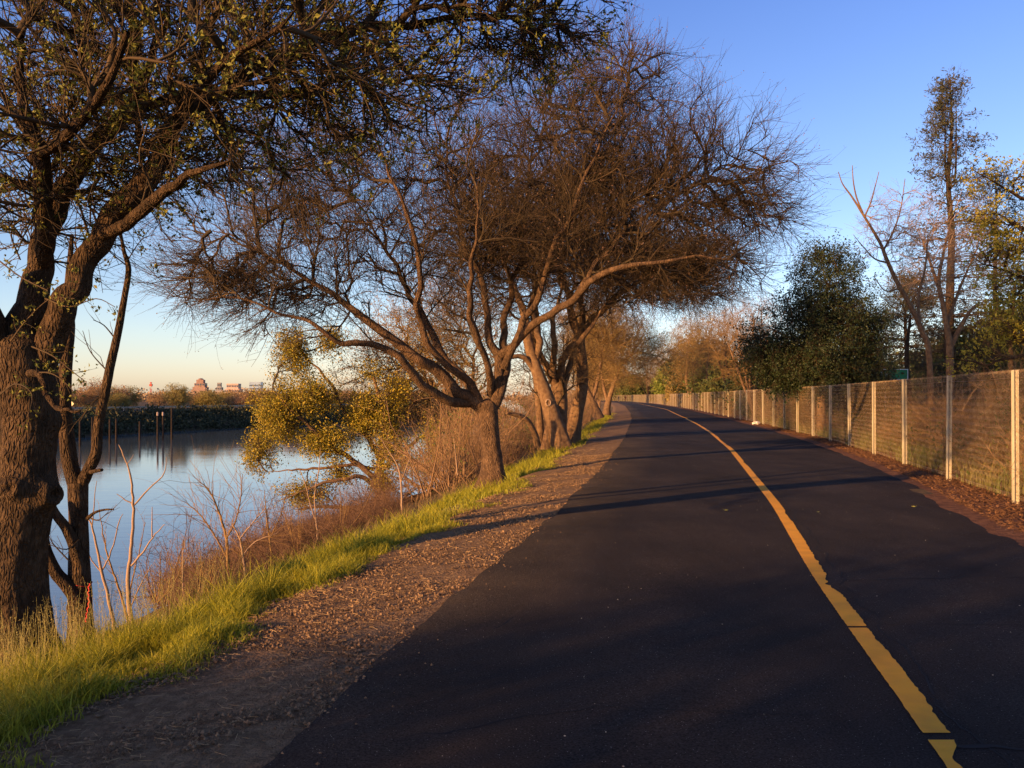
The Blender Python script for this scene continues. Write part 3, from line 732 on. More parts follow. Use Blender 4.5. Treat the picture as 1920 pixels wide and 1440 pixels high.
# ------------------------------------------------------------------ the big tree beside the path
def big_tree():
    Y = 18.8
    limbs = [
        (WL([(925, 915, Y), (924, 880, Y), (921, 840, Y), (917, 800, Y), (914, 762, Y)]), [.27, .23, .205, .21, .225]),
        # low left main limb and its fork
        (WL([(912, 775, Y), (885, 748, Y-.1), (855, 733, Y-.3), (805, 690, Y-.6), (760, 655, Y-.9), (700, 610, Y-1.1), (640, 565, Y-1.3), (560, 515, Y-1.6), (470, 460, Y-1.8), (390, 430, Y-2)]), [.22, .21, .19, .165, .14, .115, .09, .065, .045, .03]),
        (WL([(880, 755, Y-.1), (845, 752, Y-.5), (810, 733, Y-.9), (775, 700, Y-1.2), (745, 668, Y-1.5), (700, 648, Y-1.8), (640, 640, Y-2.2), (580, 602, Y-2.4), (520, 590, Y-2.6), (440, 556, Y-2.8), (360, 575, Y-3)]), [.15, .14, .125, .115, .10, .085, .07, .055, .045, .035, .02]),
        (WL([(890, 740, Y), (862, 700, Y+.3), (825, 660, Y+.6), (800, 605, Y+.9), (770, 560, Y+1.1), (745, 500, Y+1.4), (700, 430, Y+1.5), (650, 350, Y+1.6)]), [.14, .13, .12, .10, .085, .07, .05, .03]),
        (WL([(908, 770, Y), (880, 715, Y-.3), (840, 688, Y-.6), (800, 640, Y-.9), (780, 570, Y-1.3), (790, 500, Y-1.6), (760, 400, Y-2), (720, 300, Y-2.2), (690, 200, Y-2.4)]), [.12, .11, .10, .09, .08, .07, .055, .04, .025]),
        # middle stems
        (WL([(925, 765, Y), (934, 730, Y), (936, 690, Y), (922, 640, Y), (912, 590, Y-.2), (905, 540, Y-.3), (880, 470, Y-.5), (850, 380, Y-.6), (830, 280, Y-.7), (810, 170, Y-.8)]), [.17, .16, .15, .12, .10, .09, .075, .055, .04, .025]),
        (WL([(928, 760, Y), (945, 715, Y), (948, 670, Y+.2), (942, 620, Y+.3), (955, 560, Y+.5), (975, 490, Y+.7), (985, 400, Y+.8), (1000, 300, Y+.9), (1020, 180, Y+1)]), [.16, .15, .13, .11, .09, .07, .055, .04, .025]),
        (WL([(945, 690, Y), (962, 650, Y-.2), (985, 600, Y-.4), (1010, 560, Y-.6), (1030, 500, Y-.9), (1060, 420, Y-1.1), (1100, 330, Y-1.4), (1140, 240, Y-1.6), (1180, 160, Y-1.7)]), [.12, .11, .10, .09, .075, .06, .045, .035, .02]),
        # the long dark limb to the right over the path
        (WL([(940, 665, Y), (960, 650, Y-.2), (990, 618, Y-.5), (1030, 590, Y-.9), (1070, 563, Y-1.2), (1110, 528, Y-1.6), (1160, 500, Y-2.0), (1230, 490, Y-2.2), (1310, 480, Y-2.4), (1390, 490, Y-2.5)]), [.13, .12, .115, .105, .10, .09, .075, .055, .035, .02]),
        (WL([(1080, 553, Y-1.3), (1120, 490, Y-1.2), (1180, 430, Y-.9), (1250, 380, Y-.6), (1330, 330, Y-.3), (1410, 280, Y)]), [.07, .065, .055, .045, .03, .018]),
        (WL([(985, 600, Y), (1010, 540, Y+.6), (1060, 470, Y+1.2), (1120, 420, Y+1.7), (1200, 360, Y+2), (1280, 300, Y+2.3)]), [.08, .075, .065, .05, .035, .02]),
        (WL([(920, 740, Y), (915, 690, Y-.5), (890, 620, Y-1.1), (880, 540, Y-1.7), (890, 450, Y-2.3), (900, 340, Y-2.8)]), [.11, .10, .085, .07, .05, .03]),
    ]
    C = lambda px, py, y, rx, ry, rz, w: (W(px, py, y), A([rx, ry, rz]), w)
    ells = [C(860, 330, Y, 4.8, 3.6, 2.9, 5), C(560, 400, Y-.5, 3.0, 2.6, 1.8, 2.8), C(1120, 330, Y, 2.9, 3.0, 2.7, 3.4), C(1275, 360, Y, 2.5, 2.4, 1.9, 3.2), C(1400, 390, Y-.4, 1.2, 1.3, 1.1, .7),
            C(1270, 500, Y-.6, 2.2, 2.0, .75, 1.8), C(430, 520, Y-1.5, 1.6, 1.7, .8, 1.2), C(560, 560, Y-1.2, 2.3, 1.9, .9, 1.1), C(930, 470, Y, 3.2, 2.6, .95, 1.8), C(1130, 180, Y, 1.8, 2, 1.5, 1.3)]
    kn = [(W(888, 733, Y-.25) + A([0, -.16, 0]), .13, .08)]
    t = make_tree('bare_tree', limbs, ells, 3300, 101, bark_mat('warm_brown_bark', (.17, .10, .055), (.095, .056, .032), 1.3, .025), M['twig'], M['leaf_bud'], 22000, .028, 2, .03, tw=(4, .72, 34), tw2=(3, .42, 36), out=.22, pw=.6, slim=.68, r_att=.0078,
                  alpha=.3, flare=.42, grav=.0, up=.12, knots=kn, flute=.007, sides=72, rough=.05, bend=.30, wob=.09, leafname='buds', fine=None, rtw=.0030)
    # drooping sprays on the left side of the crown
    tag(t, 'large bare spreading tree leaning over the path, thick trunk forking low with a knot hole', 'tree', 'trees in the row on the river bank')
    return t
BIG = big_tree()

# the thick oak at the left edge of the picture
def left_tree():
    Y = 7.7
    limbs = [
        (WL([(22, 1290, Y), (20, 1200, Y), (20, 1100, Y), (28, 1010, Y), (44, 930, Y), (52, 860, Y), (54, 790, Y), (48, 720, Y), (38, 660, Y)]), [.36, .315, .29, .27, .265, .225, .235, .27, .29]),
        (WL([(62, 720, Y), (88, 655, Y-.05), (112, 590, Y-.1), (140, 535, Y-.1), (170, 480, Y-.1), (215, 410, Y-.2), (265, 345, Y-.3), (305, 285, Y-.4), (335, 220, Y-.6), (390, 150, Y-.8), (470, 90, Y-1), (560, 20, Y-1.3)]), [.15, .14, .125, .115, .11, .105, .10, .09, .075, .06, .05, .04]),
        (WL([(30, 700, Y), (42, 620, Y), (62, 560, Y), (80, 500, Y+.1), (95, 430, Y+.2), (120, 360, Y+.3), (160, 300, Y+.4), (215, 235, Y+.5), (260, 170, Y+.5), (300, 80, Y+.6), (330, -40, Y+.7)]), [.20, .17, .14, .12, .095, .09, .085, .075, .065, .05, .04]),
        (WL([(75, 510, Y+.1), (85, 440, Y-.2), (82, 360, Y-.4), (75, 280, Y-.6), (45, 190, Y-.7), (40, 60, Y-.8)]), [.10, .085, .075, .065, .05, .035]),
        (WL([(15, 690, Y), (-20, 610, Y-.2), (-60, 520, Y-.4), (-120, 400, Y-.7), (-170, 250, Y-.9), (-200, 60, Y-1.2)]), [.17, .14, .12, .10, .08, .05]),
        (WL([(190, 440, Y-.2), (240, 420, Y-.5), (300, 370, Y-.9), (350, 330, Y-1.2), (430, 300, Y-1.6)]), [.055, .05, .045, .035, .02]),
        (WL([(225, 225, Y+.5), (300, 190, Y+.7), (400, 170, Y+.9), (520, 180, Y+1.1), (640, 150, Y+1.4), (780, 120, Y+1.7)]), [.055, .05, .045, .04, .03, .02]),
        (WL([(335, 215, Y-.6), (420, 170, Y-.3), (520, 110, Y), (640, 60, Y+.2), (780, 40, Y+.5), (930, 30, Y+.7), (1060, 40, Y+.9)]), [.06, .055, .05, .045, .035, .025, .015]),
        (WL([(60, 300, Y-.5), (130, 250, Y-.9), (200, 160, Y-1.3), (240, 60, Y-1.6)]), [.05, .045, .035, .02]),
        (WL([(110, 360, Y+.3), (60, 350, Y+.7), (0, 330, Y+1.1), (-60, 300, Y+1.5)]), [.05, .045, .035, .02]),
        (WL([(55, 700, Y-.28), (75, 705, Y-.5), (100, 760, Y-.8), (125, 770, Y-1.0), (150, 772, Y-1.15)]), [.03, .022, .016, .010, .006]),
    ]
    C = lambda px, py, y, rx, ry, rz, w: (W(px, py, y), A([rx, ry, rz]), w)
    ells = [C(280, -20, Y+.2, 2.6, 2.2, 1.5, 5), C(660, -60, Y+.3, 2.2, 2.0, 1.35, 4), C(60, 150, Y, 1.5, 2.0, 1.7, 3), C(930, -40, Y+.6, 1.35, 1.5, .72, 1.6),
            C(320, -560, Y, 4, 3, 1.6, 1.5), C(-250, -100, Y, 1.6, 2, 2.4, 1.6), C(1000, 80, Y+.9, .65, .9, .38, .7), C(420, 200, Y, 1.8, 1.6, .8, 2.2), C(120, 330, Y, .9, 1.3, .7, .9), C(330, 260, Y-.5, .9, 1.0, .5, .9), C(640, 170, Y, 1.2, 1.2, .45, .9), C(20, 380, Y-.3, .5, .9, .35, .25)]
    kn = [(W(22, 915, Y-.26), .10, .075), (W(92, 925, Y-.08), .13, .12), (W(48, 850, Y-.26), .045, .03), (W(8, 855, Y-.24), .05, .035), (W(96, 790, Y), .1, .05)]
    t = make_tree('oak_tree', limbs, ells, 1700, 202, M['bark'], M['twig'], M['leaf_new'], 4300, .040, 10, .024, tw=(4, .45, 42), tw2=(2, .22, 42), out=.2, slim=.88, alpha=.3,
                  flare=.35, up=.06, knots=kn, flute=.009, sides=120, rough=.05, bend=.5, rtw=.0024, r_att=.0080)
    # hanging sprigs by the trunk
    tag(t, 'thick furrowed oak trunk at the left edge with knots and small new yellow green leaves', 'tree', 'trees in the row on the river bank')
    # sprigs low on the trunk with leaves
    rs = np.random.RandomState(5); mb = MB(); lb = MB()
    spr = [[(60, 650, Y-.3), (100, 668, Y-.5), (140, 700, Y-.6), (160, 715, Y-.6)], [(50, 700, Y-.3), (95, 700, Y-.6), (130, 725, Y-.7), (155, 760, Y-.8)], [(85, 560, Y-.2), (130, 575, Y-.4), (180, 560, Y-.5), (215, 575, Y-.6)],
           [(20, 640, Y-.35), (50, 600, Y-.8), (95, 560, Y-1.0), (140, 560, Y-1.1)], [(0, 490, Y-.6), (40, 520, Y-1.0), (90, 545, Y-1.2)], [(0, 740, Y-.4), (30, 720, Y-.7), (60, 740, Y-.9), (50, 790, Y-1)]]
    for s in spr:
        P, R = resample(WL(s), [.008, .006, .004, .003][:len(s)], .06); tubes(mb, P[None], R[None], 4)
        P1, R1 = spawn(rs, P[None], R[None], 9, .16, 45, 3, rmin=.002); tubes(mb, P1, R1, 3); leaves(lb, np.vstack([P1[:, -1], P1[:, 1]]), .032, rs, 4, .018)
    a = mb.build('sprigs', M['twig'], t, True, t.location); a.location = (0, 0, 0)
    b = lb.build('sprig_leaves', M['leaf_new'], t, False, t.location); b.location = (0, 0, 0)
    return t
LEFT = left_tree()

# slender young tree beside it
def slender_tree():
    Y = 9.0
    limbs = [
        (WL([(152, 1240, Y), (152, 1180, Y), (150, 1110, Y), (148, 1040, Y), (147, 960, Y), (146, 905, Y)]), [.155, .125, .115, .10, .095, .10]),
        (WL([(145, 915, Y), (132, 870, Y), (124, 810, Y), (120, 745, Y), (124, 680, Y), (130, 610, Y+.1), (128, 540, Y+.2), (135, 440, Y+.3)]), [.085, .08, .075, .07, .062, .055, .04, .02]),
        (WL([(150, 915, Y), (166, 880, Y-.05), (180, 850, Y-.1), (184, 800, Y-.1), (196, 740, Y-.1), (206, 690, Y-.1), (222, 620, Y-.1), (233, 560, Y-.1), (241, 505, Y-.1), (232, 470, Y-.1), (226, 435, Y-.1)]), [.065, .06, .055, .05, .047, .045, .037, .032, .028, .02, .014]),
        (WL([(150, 1130, Y-.05), (128, 1100, Y-.1), (104, 1072, Y-.15), (86, 1030, Y-.2), (76, 980, Y-.3), (60, 930, Y-.4)]), [.08, .07, .06, .055, .045, .04]),
        (WL([(150, 1060, Y-.03), (138, 1020, Y-.1), (124, 990, Y-.15), (105, 965, Y-.2), (92, 940, Y-.2)]), [.07, .058, .05, .045, .04]),
        (WL([(164, 972, Y-.08), (178, 961, Y-.15), (195, 956, Y-.2), (213, 955, Y-.25)]), [.022, .014, .011, .008]),
        (WL([(170, 885, Y-.1), (180, 883, Y-.2), (191, 881, Y-.3)]), [.022, .019, .016]),
    ]
    rs = np.random.RandomState(9)
    base = limbs[0][0][0]; root = empty('slender_tree', base); tm = MB()
    kn = [(W(124, 1143, Y-.12), .045, .03), (W(150, 1085, Y-.1), .09, .02)]
    for k, (P, R) in enumerate(limbs): limb(tm, P, R, 28 if k == 0 else 16, .10, 40 + k, flare=.2 if k == 0 else 0, knots=kn, cap=True, step=.035)
    o = tm.build('trunk', M['bark'], root, True, base); o.location = (0, 0, 0)
    mb = MB(); lb = MB()
    tw = [[(205, 700, Y-.1), (170, 660, Y-.2), (155, 620, Y-.3)], [(198, 735, Y), (170, 760, Y-.2), (150, 790, Y-.3)], [(238, 490, Y), (265, 450, Y-.1), (290, 440, Y-.2)], [(240, 500, Y), (215, 480, Y-.1), (200, 465, Y-.1)],
          [(170, 972, Y-.1), (185, 975, Y-.2), (203, 960, Y-.3)], [(125, 800, Y), (100, 770, Y-.1), (90, 740, Y-.2)], [(128, 1050, Y), (100, 1020, Y), (90, 1000, Y)], [(220, 640, Y), (195, 610, Y-.1), (175, 600, Y-.2)], [(150, 1010, Y-.1), (125, 1030, Y-.3), (90, 1020, Y-.35)]]
    for s in tw:
        P, R = resample(WL(s), [.009, .006, .003], .05); tubes(mb, P[None], R[None], 4)
        P1, R1 = spawn(rs, P[None], R[None], 4, .3, 40, 4, up=.1, rmin=.0022); tubes(mb, P1, R1, 3)
    o = mb.build('crown', M['twig'], root, True, base); o.location = (0, 0, 0)
    tag(root, 'slender pale forked tree between the thick left trunk and the water, with a sawn stub', 'tree')
    # red cord tied round it
    cm = MB(); th = np.linspace(0, 2 * np.pi, 20); c = W(150, 1095, Y)
    ring = np.stack([c[0] + .116 * np.cos(th), c[1] + .116 * np.sin(th), c[2] + .012 * np.sin(3 * th)], 1); tubes(cm, ring[None], np.full((1, 20), .004), 5)
    hang = WL([(168, 1094, Y-.09), (166, 1110, Y-.11), (167, 1130, Y-.115), (163, 1150, Y-.12), (161, 1166, Y-.13)])
    P, R = resample(hang, [.008, .006, .008, .005, .009], .01); P = P + .006 * np.stack([np.sin(np.arange(len(P)) * 1.1), 0 * P[:, 0], 0 * P[:, 0]], 1); tubes(cm, P[None], R[None], 6)
    o = cm.build('red_cord', mat('red_cord', (.55, .035, .03), .7), None, True, c); tag(o, 'red cord tied round the slender tree trunk with one end hanging', 'cord')
slender_tree()

# the group of trunks behind the big tree
def C_(px, py, y, rx, ry, rz, w): return (W(px, py, y), A([rx, ry, rz]), w)
def mid_trees():
    Y = 30.5
    la = [(WL([(1056, 850, Y), (1048, 815, Y), (1036, 780, Y), (1026, 748, Y), (1012, 710, Y), (1000, 675, Y), (990, 640, Y), (983, 590, Y), (960, 530, Y), (930, 450, Y)]), [.34, .30, .29, .26, .23, .20, .17, .14, .10, .06]),
          (WL([(1005, 700, Y), (985, 672, Y-.2), (965, 668, Y-.4), (940, 674, Y-.6), (905, 660, Y-.8)]), [.10, .09, .07, .05, .03]),
          (WL([(1003, 680, Y), (1010, 640, Y), (1000, 590, Y+.2), (1010, 520, Y+.4), (1030, 420, Y+.5)]), [.13, .12, .10, .08, .05])]
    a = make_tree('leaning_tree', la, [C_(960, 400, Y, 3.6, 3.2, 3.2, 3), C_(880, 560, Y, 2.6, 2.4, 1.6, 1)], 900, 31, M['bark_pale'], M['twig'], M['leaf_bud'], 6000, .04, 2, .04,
                  tw=(4, .8, 32), tw2=(3, .45, 32), rtw=.005, r_att=.009, sides=24, flare=.35, flute=.01)
    tag(a, 'leaning orange lit trunk with a pale pruning scar, right behind the big tree', 'tree', 'trees in the row on the river bank')
    mb = MB(); c = W(1028, 755, Y-.27); th = np.linspace(0, 2 * np.pi, 16)
    tubes(mb, np.stack([c[0] + .085 * np.cos(th), c[1] + 0 * th, c[2] + .11 * np.sin(th)], 1)[None], np.full((1, 16), .03), 6)
    o = mb.build('pruning_scar', M['twig_grey'], a, True, a.location); o.location = (0, 0, 0)
    Y2 = 31.8
    lb = [(WL([(1046, 842, Y2), (1048, 800, Y2), (1050, 760, Y2), (1048, 725, Y2)]), [.33, .29, .28, .30]),
          (WL([(1046, 735, Y2), (1030, 700, Y2), (1010, 660, Y2+.2), (1000, 620, Y2+.3), (1005, 560, Y2+.4), (1000, 480, Y2+.5)]), [.16, .14, .12, .10, .08, .05]),
          (WL([(1048, 735, Y2), (1036, 700, Y2-.2), (1040, 660, Y2-.4), (1035, 610, Y2-.6), (1048, 560, Y2-.8), (1060, 470, Y2-1)]), [.15, .13, .11, .09, .07, .04]),
          (WL([(1050, 730, Y2), (1052, 690, Y2), (1068, 655, Y2), (1085, 640, Y2-.2), (1110, 610, Y2-.4), (1140, 560, Y2-.6)]), [.16, .14, .12, .10, .08, .04]),
          (WL([(1052, 735, Y2), (1064, 700, Y2+.2), (1072, 670, Y2+.4), (1080, 620, Y2+.6), (1072, 560, Y2+.8), (1080, 480, Y2+1)]), [.14, .12, .10, .08, .06, .04])]
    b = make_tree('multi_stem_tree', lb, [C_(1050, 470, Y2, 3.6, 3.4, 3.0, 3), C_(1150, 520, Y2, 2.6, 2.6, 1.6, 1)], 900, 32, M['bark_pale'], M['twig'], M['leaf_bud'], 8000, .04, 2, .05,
                  tw=(4, .8, 32), tw2=(3, .45, 32), rtw=.005, r_att=.009, sides=20, flare=.25)
    tag(b, 'dark vase shaped tree with many upright stems, between two leaning trunks', 'tree', 'trees in the row on the river bank')
    Y3 = 33
    lc = [(WL([(1068, 828, Y3), (1076, 800, Y3), (1082, 770, Y3), (1090, 735, Y3), (1092, 695, Y3), (1087, 650, Y3), (1086, 620, Y3)]), [.36, .28, .25, .23, .225, .215, .22]),
          (WL([(1086, 630, Y3), (1072, 595, Y3), (1068, 560, Y3), (1050, 500, Y3), (1040, 420, Y3)]), [.17, .15, .12, .09, .05]),
          (WL([(1088, 628, Y3), (1105, 605, Y3), (1130, 580, Y3-.3), (1165, 550, Y3-.6), (1220, 520, Y3-1), (1280, 520, Y3-1.2)]), [.15, .13, .11, .085, .06, .03]),
          (WL([(1088, 640, Y3), (1092, 600, Y3), (1090, 550, Y3+.4), (1110, 490, Y3+.8), (1130, 400, Y3+1)]), [.13, .12, .10, .08, .04])]
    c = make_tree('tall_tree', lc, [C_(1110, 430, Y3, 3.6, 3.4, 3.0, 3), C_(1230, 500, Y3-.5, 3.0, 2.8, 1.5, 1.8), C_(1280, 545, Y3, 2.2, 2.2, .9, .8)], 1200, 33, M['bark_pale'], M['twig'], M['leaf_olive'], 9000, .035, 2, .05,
                  tw=(4, .8, 32), tw2=(3, .45, 32), rtw=.005, r_att=.009, sides=24, flare=.3, flute=.008)
    tag(c, 'straight thick pale trunk forking high, rightmost of the trunks behind the big tree', 'tree', 'trees in the row on the river bank')
    Y4 = 29
    for nm, P, R, lab in (('bare_tree', [(1030, 842, 31), (1030, 815, 31), (1036, 790, 31.2), (1042, 765, 31.5)], [.24, .20, .17, .12], 'short pale trunk in front of the dark multi stemmed tree'),
                          ('bare_tree', [(1014, 832, 33), (1012, 790, 33), (1008, 740, 33), (1004, 690, 33), (1010, 620, 33), (1000, 540, 33)], [.16, .14, .12, .11, .09, .06], 'thin dark mottled trunk left of the leaning orange lit trunk')):
        t = make_tree(nm, [(WL(P), R)], [C_(P[-1][0], P[-1][1] - 90, P[-1][2], 1.6, 1.5, 1.5, 1)], 220, len(lab), M['bark_pale'], M['twig'], None, tw=(3, .7, 35), tw2=(2, .4, 35), rtw=.005, sides=14)
        tag(t, lab, 'tree', 'trees in the row on the river bank')
    # fallen, arching limb
    mb = MB(); P, R = [(1008, 836, 30), (1003, 815, 29.8), (990, 790, 29.5), (975, 780, 29.3), (950, 774, 29)], [.13, .11, .095, .085, .05]
    limb(mb, WL(P), R, 12, .08, 3, cap=True)
    o = mb.build('fallen_branch', M['bark_pale'], None, True, W(1008, 836, 30)); tag(o, 'arching pale broken limb rising from the ground behind the big trunk', 'branch')
    return a, b, c
MIDA, MIDB, MIDC = mid_trees()

# further trees of the row
def row_trees():
    Y = 63
    l1 = [(WL([(1124, 785, Y), (1118, 768, Y), (1108, 748, Y), (1098, 725, Y), (1090, 690, Y)]), [.32, .27, .25, .22, .15]),
          (WL([(1110, 750, Y), (1118, 725, Y), (1125, 690, Y), (1130, 650, Y)]), [.15, .14, .11, .07])]
    a = make_tree('row_tree', l1, [C_(1120, 640, Y, 3.3, 3.2, 3.4, 2), C_(1110, 590, Y, 3.0, 3, 2.4, 1)], 700, 51, M['bark_pale'], M['twig_red'], M['leaf_olive'], 14000, .065, 3, .14, tw=(4, .9, 35), tw2=(2, .5, 35), rtw=.008, r_att=.011, sides=12)
    tag(a, 'leaning olive tinged tree, first of the far pair on the bank', 'tree', 'trees in the row on the river bank')
    l2 = [(WL([(1137, 778, 70), (1139, 760, 70), (1146, 735, 70), (1154, 712, 70), (1165, 680, 70)]), [.30, .27, .2, .17, .10]),
          (WL([(1140, 755, 70), (1133, 730, 70), (1128, 700, 70), (1125, 650, 70)]), [.16, .13, .10, .06])]
    b = make_tree('row_tree', l2, [C_(1160, 650, 70, 3.6, 3.5, 3.4, 2), C_(1195, 660, 70, 3.2, 3, 2.6, 1)], 700, 52, M['bark_pale'], M['twig_red'], M['leaf_olive'], 12000, .07, 3, .15, tw=(4, .9, 35), tw2=(2, .5, 35), rtw=.008, r_att=.011, sides=12)
    tag(b, 'olive tinged tree with a forked trunk, closest to the far bend of the path', 'tree', 'trees in the row on the river bank')
    rs = np.random.RandomState(4)
    labs = ['olive brown bare tree behind the far pair of trees', 'rounded bare tree seen past the forked far trunk', 'small hazy bare tree by the bend of the path', 'distant bare tree where the path disappears', 'last faint bare tree of the river bank row', 'faint bare tree on the bank inside the bend']
    for i, y in enumerate((44, 88, 112, 145, 190, 240)):
        src = a if i % 2 else b
        c = copy_tree(src); u = -4.2 if i else -8.5; x = float(L(y)) + u; s = .8 + .35 * rs.rand()
        c.location = (x, y, float(ground_z(x, y)) - .1); c.rotation_euler = (0, 0, rs.rand() * 6); c.scale = (s, s, s)
        tag(c, labs[i], 'tree', 'trees in the row on the river bank')
    for src, (x, y, rz, lab) in ((MIDC, (-9.0, -3.2, 2.0, 'unseen bare tree added for its shadow, low on the bank left of the viewpoint')), (MIDA, (-11.5, -8.0, 1.0, 'unseen leaning tree added for its shadow, at the water behind the viewpoint'))):  # out of view, added to lay shadow bands across the near path
        c = copy_tree(src); c.location = (x, y, float(ground_z(x, y)) - .1); c.rotation_euler = (0, 0, rz); c.scale = (.5, .5, .5); tag(c, lab, 'tree', 'trees in the row on the river bank')
    # trees of the row standing behind the photographer, seen only by their shadows
    labs = ['bare tree of the bank row behind the viewpoint', 'second bare tree of the row behind the viewpoint']
    for i, (x, y, r) in enumerate(((-12.0, -13.5, 1.7), (-6.5, -18.0, 4.0))):
        c = copy_tree(BIG); c.location = (x, y, float(ground_z(x, y)) - .1); c.rotation_euler = (0, 0, r); tag(c, labs[i], 'tree', 'trees in the row on the river bank')
row_trees()

def shade_shrubs():  # unseen shrubs, added beside the camera to shade the near grass and gravel
    first = None
    for (x, y, k, rz, lab) in ((-5.4, 1.3, .8, 0, 'unseen leafy shrub added for shade on the bank just left of the viewpoint'), (-8.2, -.6, .95, 2.0, 'second unseen shrub added for shade lower on the bank beside the viewpoint'), (-5.6, -4.6, .7, 4.0, 'unseen leafy shrub added for shade on the bank behind the viewpoint')):
        z = float(ground_z(x, y))
        if first is None:
            first = make_tree('shrub', [(A([[x, y, z - .1], [x + .05, y, z + .5], [x, y, z + 1.2]]), [.06, .05, .03]), (A([[x, y, z], [x + .4, y + .1, z + .9], [x + .7, y, z + 1.6]]), [.04, .03, .015]), (A([[x, y, z], [x - .4, y + .1, z + .9], [x - .7, y, z + 1.5]]), [.04, .03, .015])],
                              [(A([x, y, z + 1.5]), A([1.3, 1.3, 1.1]), 1)], 260, 402, M['bark'], M['twig'], M['leaf_mid'], 2200, .05, 5, .05, tw=(4, .4, 40), tw2=(2, .2, 40), rtw=.004, sides=8)
            o = first; o.scale = (k, k, k)
        else:
            o = copy_tree(first); o.location = (x, y, z - .1); o.rotation_euler = (0, 0, rz); o.scale = (k, k, k)
        tag(o, lab, 'shrub')
shade_shrubs()
# yellow green tree at the water's edge
def maple():
    Y = 41
    limbs = [
        (WL([(716, 962, Y), (716, 940, Y), (714, 910, Y), (712, 880, Y), (716, 850, Y), (722, 800, Y), (712, 750, Y), (700, 705, Y)]), [.28, .24, .22, .20, .17, .13, .10, .06]),
        (WL([(708, 905, Y), (690, 885, Y-.2), (660, 862, Y-.4), (620, 835, Y-.7), (580, 800, Y-1), (540, 760, Y-1.2), (510, 730, Y-1.3)]), [.14, .13, .12, .10, .08, .06, .04]),
        (WL([(712, 860, Y), (690, 820, Y+.4), (650, 780, Y+.7), (620, 720, Y+1), (585, 680, Y+1.2), (550, 645, Y+1.3)]), [.13, .12, .10, .08, .06, .04]),
        (WL([(706, 915, Y), (680, 895, Y-.5), (650, 898, Y-1), (610, 905, Y-1.4), (560, 925, Y-1.8), (520, 940, Y-2)]), [.11, .10, .08, .07, .05, .03]),
        (WL([(716, 880, Y), (740, 860, Y), (770, 835, Y+.3), (800, 810, Y+.5), (825, 790, Y+.6)]), [.11, .10, .08, .06, .04]),
        (WL([(700, 880, Y), (660, 872, Y-.4), (610, 878, Y-.8), (560, 880, Y-1.1), (500, 885, Y-1.3)]), [.08, .07, .06, .05, .03])]
    E = [(525, 770, 1.15, 1.3, 1.6, 2.2), (485, 850, .75, .9, 1.0, 1.0), (550, 665, .9, 1.0, 1.25, 1.4), (590, 740, 1.0, 1.1, .9, .9), (620, 640, .5, .7, .5, .3), (610, 830, 1.3, 1.3, .8, 1.3), (700, 780, 1.3, 1.4, 1.25, 2.2), (735, 850, .95, 1.1, 1.0, 1.3),
         (817, 830, .55, .8, 1.1, .9), (712, 905, .6, .8, .7, .7), (575, 925, 1.3, 1.0, .55, .8), (640, 890, .6, .8, .4, .4), (740, 730, .6, .8, .6, .4), (780, 870, .6, .6, .4, .3), (690, 700, .5, .7, .6, .3)]
    t = make_tree('broadleaf_tree', limbs, [(W(a, b, Y - (.8 if a < 640 else 0)), A([c, d, e]), w) for a, b, c, d, e, w in E], 900, 61, M['bark_pale'], M['twig'], M['leaf_maple'], 9500, .095, 6, .15,
                  tw=(5, .45, 45), tw2=(2, .25, 45), rtw=.005, r_att=.008, sides=14, flare=.3, pw=.55)
    tag(t, 'yellow green leafy tree leaning over the river at the water edge', 'tree')
    def log(P, R, lab, m='bark'):
        mb = MB(); limb(mb, WL(P), R, 10, .1, len(lab), cap=True)
        rs = np.random.RandomState(len(lab)); Q, RR = resample(WL(P), R, .4); P1, R1 = spawn(rs, Q[None], RR[None], 12, 1.1, 55, 4, up=.15, rmin=.012, rmax=.03, rfac=.35); tubes(mb, P1, R1, 4)
        P2, R2 = spawn(rs, P1, R1, 4, .6, 40, 3, rmin=.007); tubes(mb, P2, R2, 3)
        o = mb.build('fallen_branch', M[m], None, True, W(*P[0])); tag(o, lab, 'branch', 'fallen limbs at the water edge')
    log([(870, 918, 33), (820, 926, 34), (770, 936, 35), (720, 952, 36), (650, 952, 36.5), (600, 950, 37), (560, 955, 37)], [.17, .16, .14, .11, .09, .07, .04], 'long dark fallen trunk lying across the foot of the yellow green tree')
    log([(860, 902, 33), (830, 893, 34), (800, 882, 35), (778, 868, 36), (760, 850, 37), (748, 846, 38)], [.16, .14, .13, .11, .08, .05], 'orange lit fallen limb rising behind the grass left of the big trunk', 'bark_pale')
    log([(810, 915, 34), (785, 912, 35), (765, 900, 36), (748, 885, 37)], [.09, .08, .07, .04], 'short curved pale dead limb under the yellow green tree', 'bark_pale')
    log([(640, 975, 30), (600, 1000, 30.5), (560, 1025, 31), (520, 1050, 31)], [.06, .05, .04, .02], 'thin dead limb sloping down to the left through the brush', 'bark_pale')
maple()

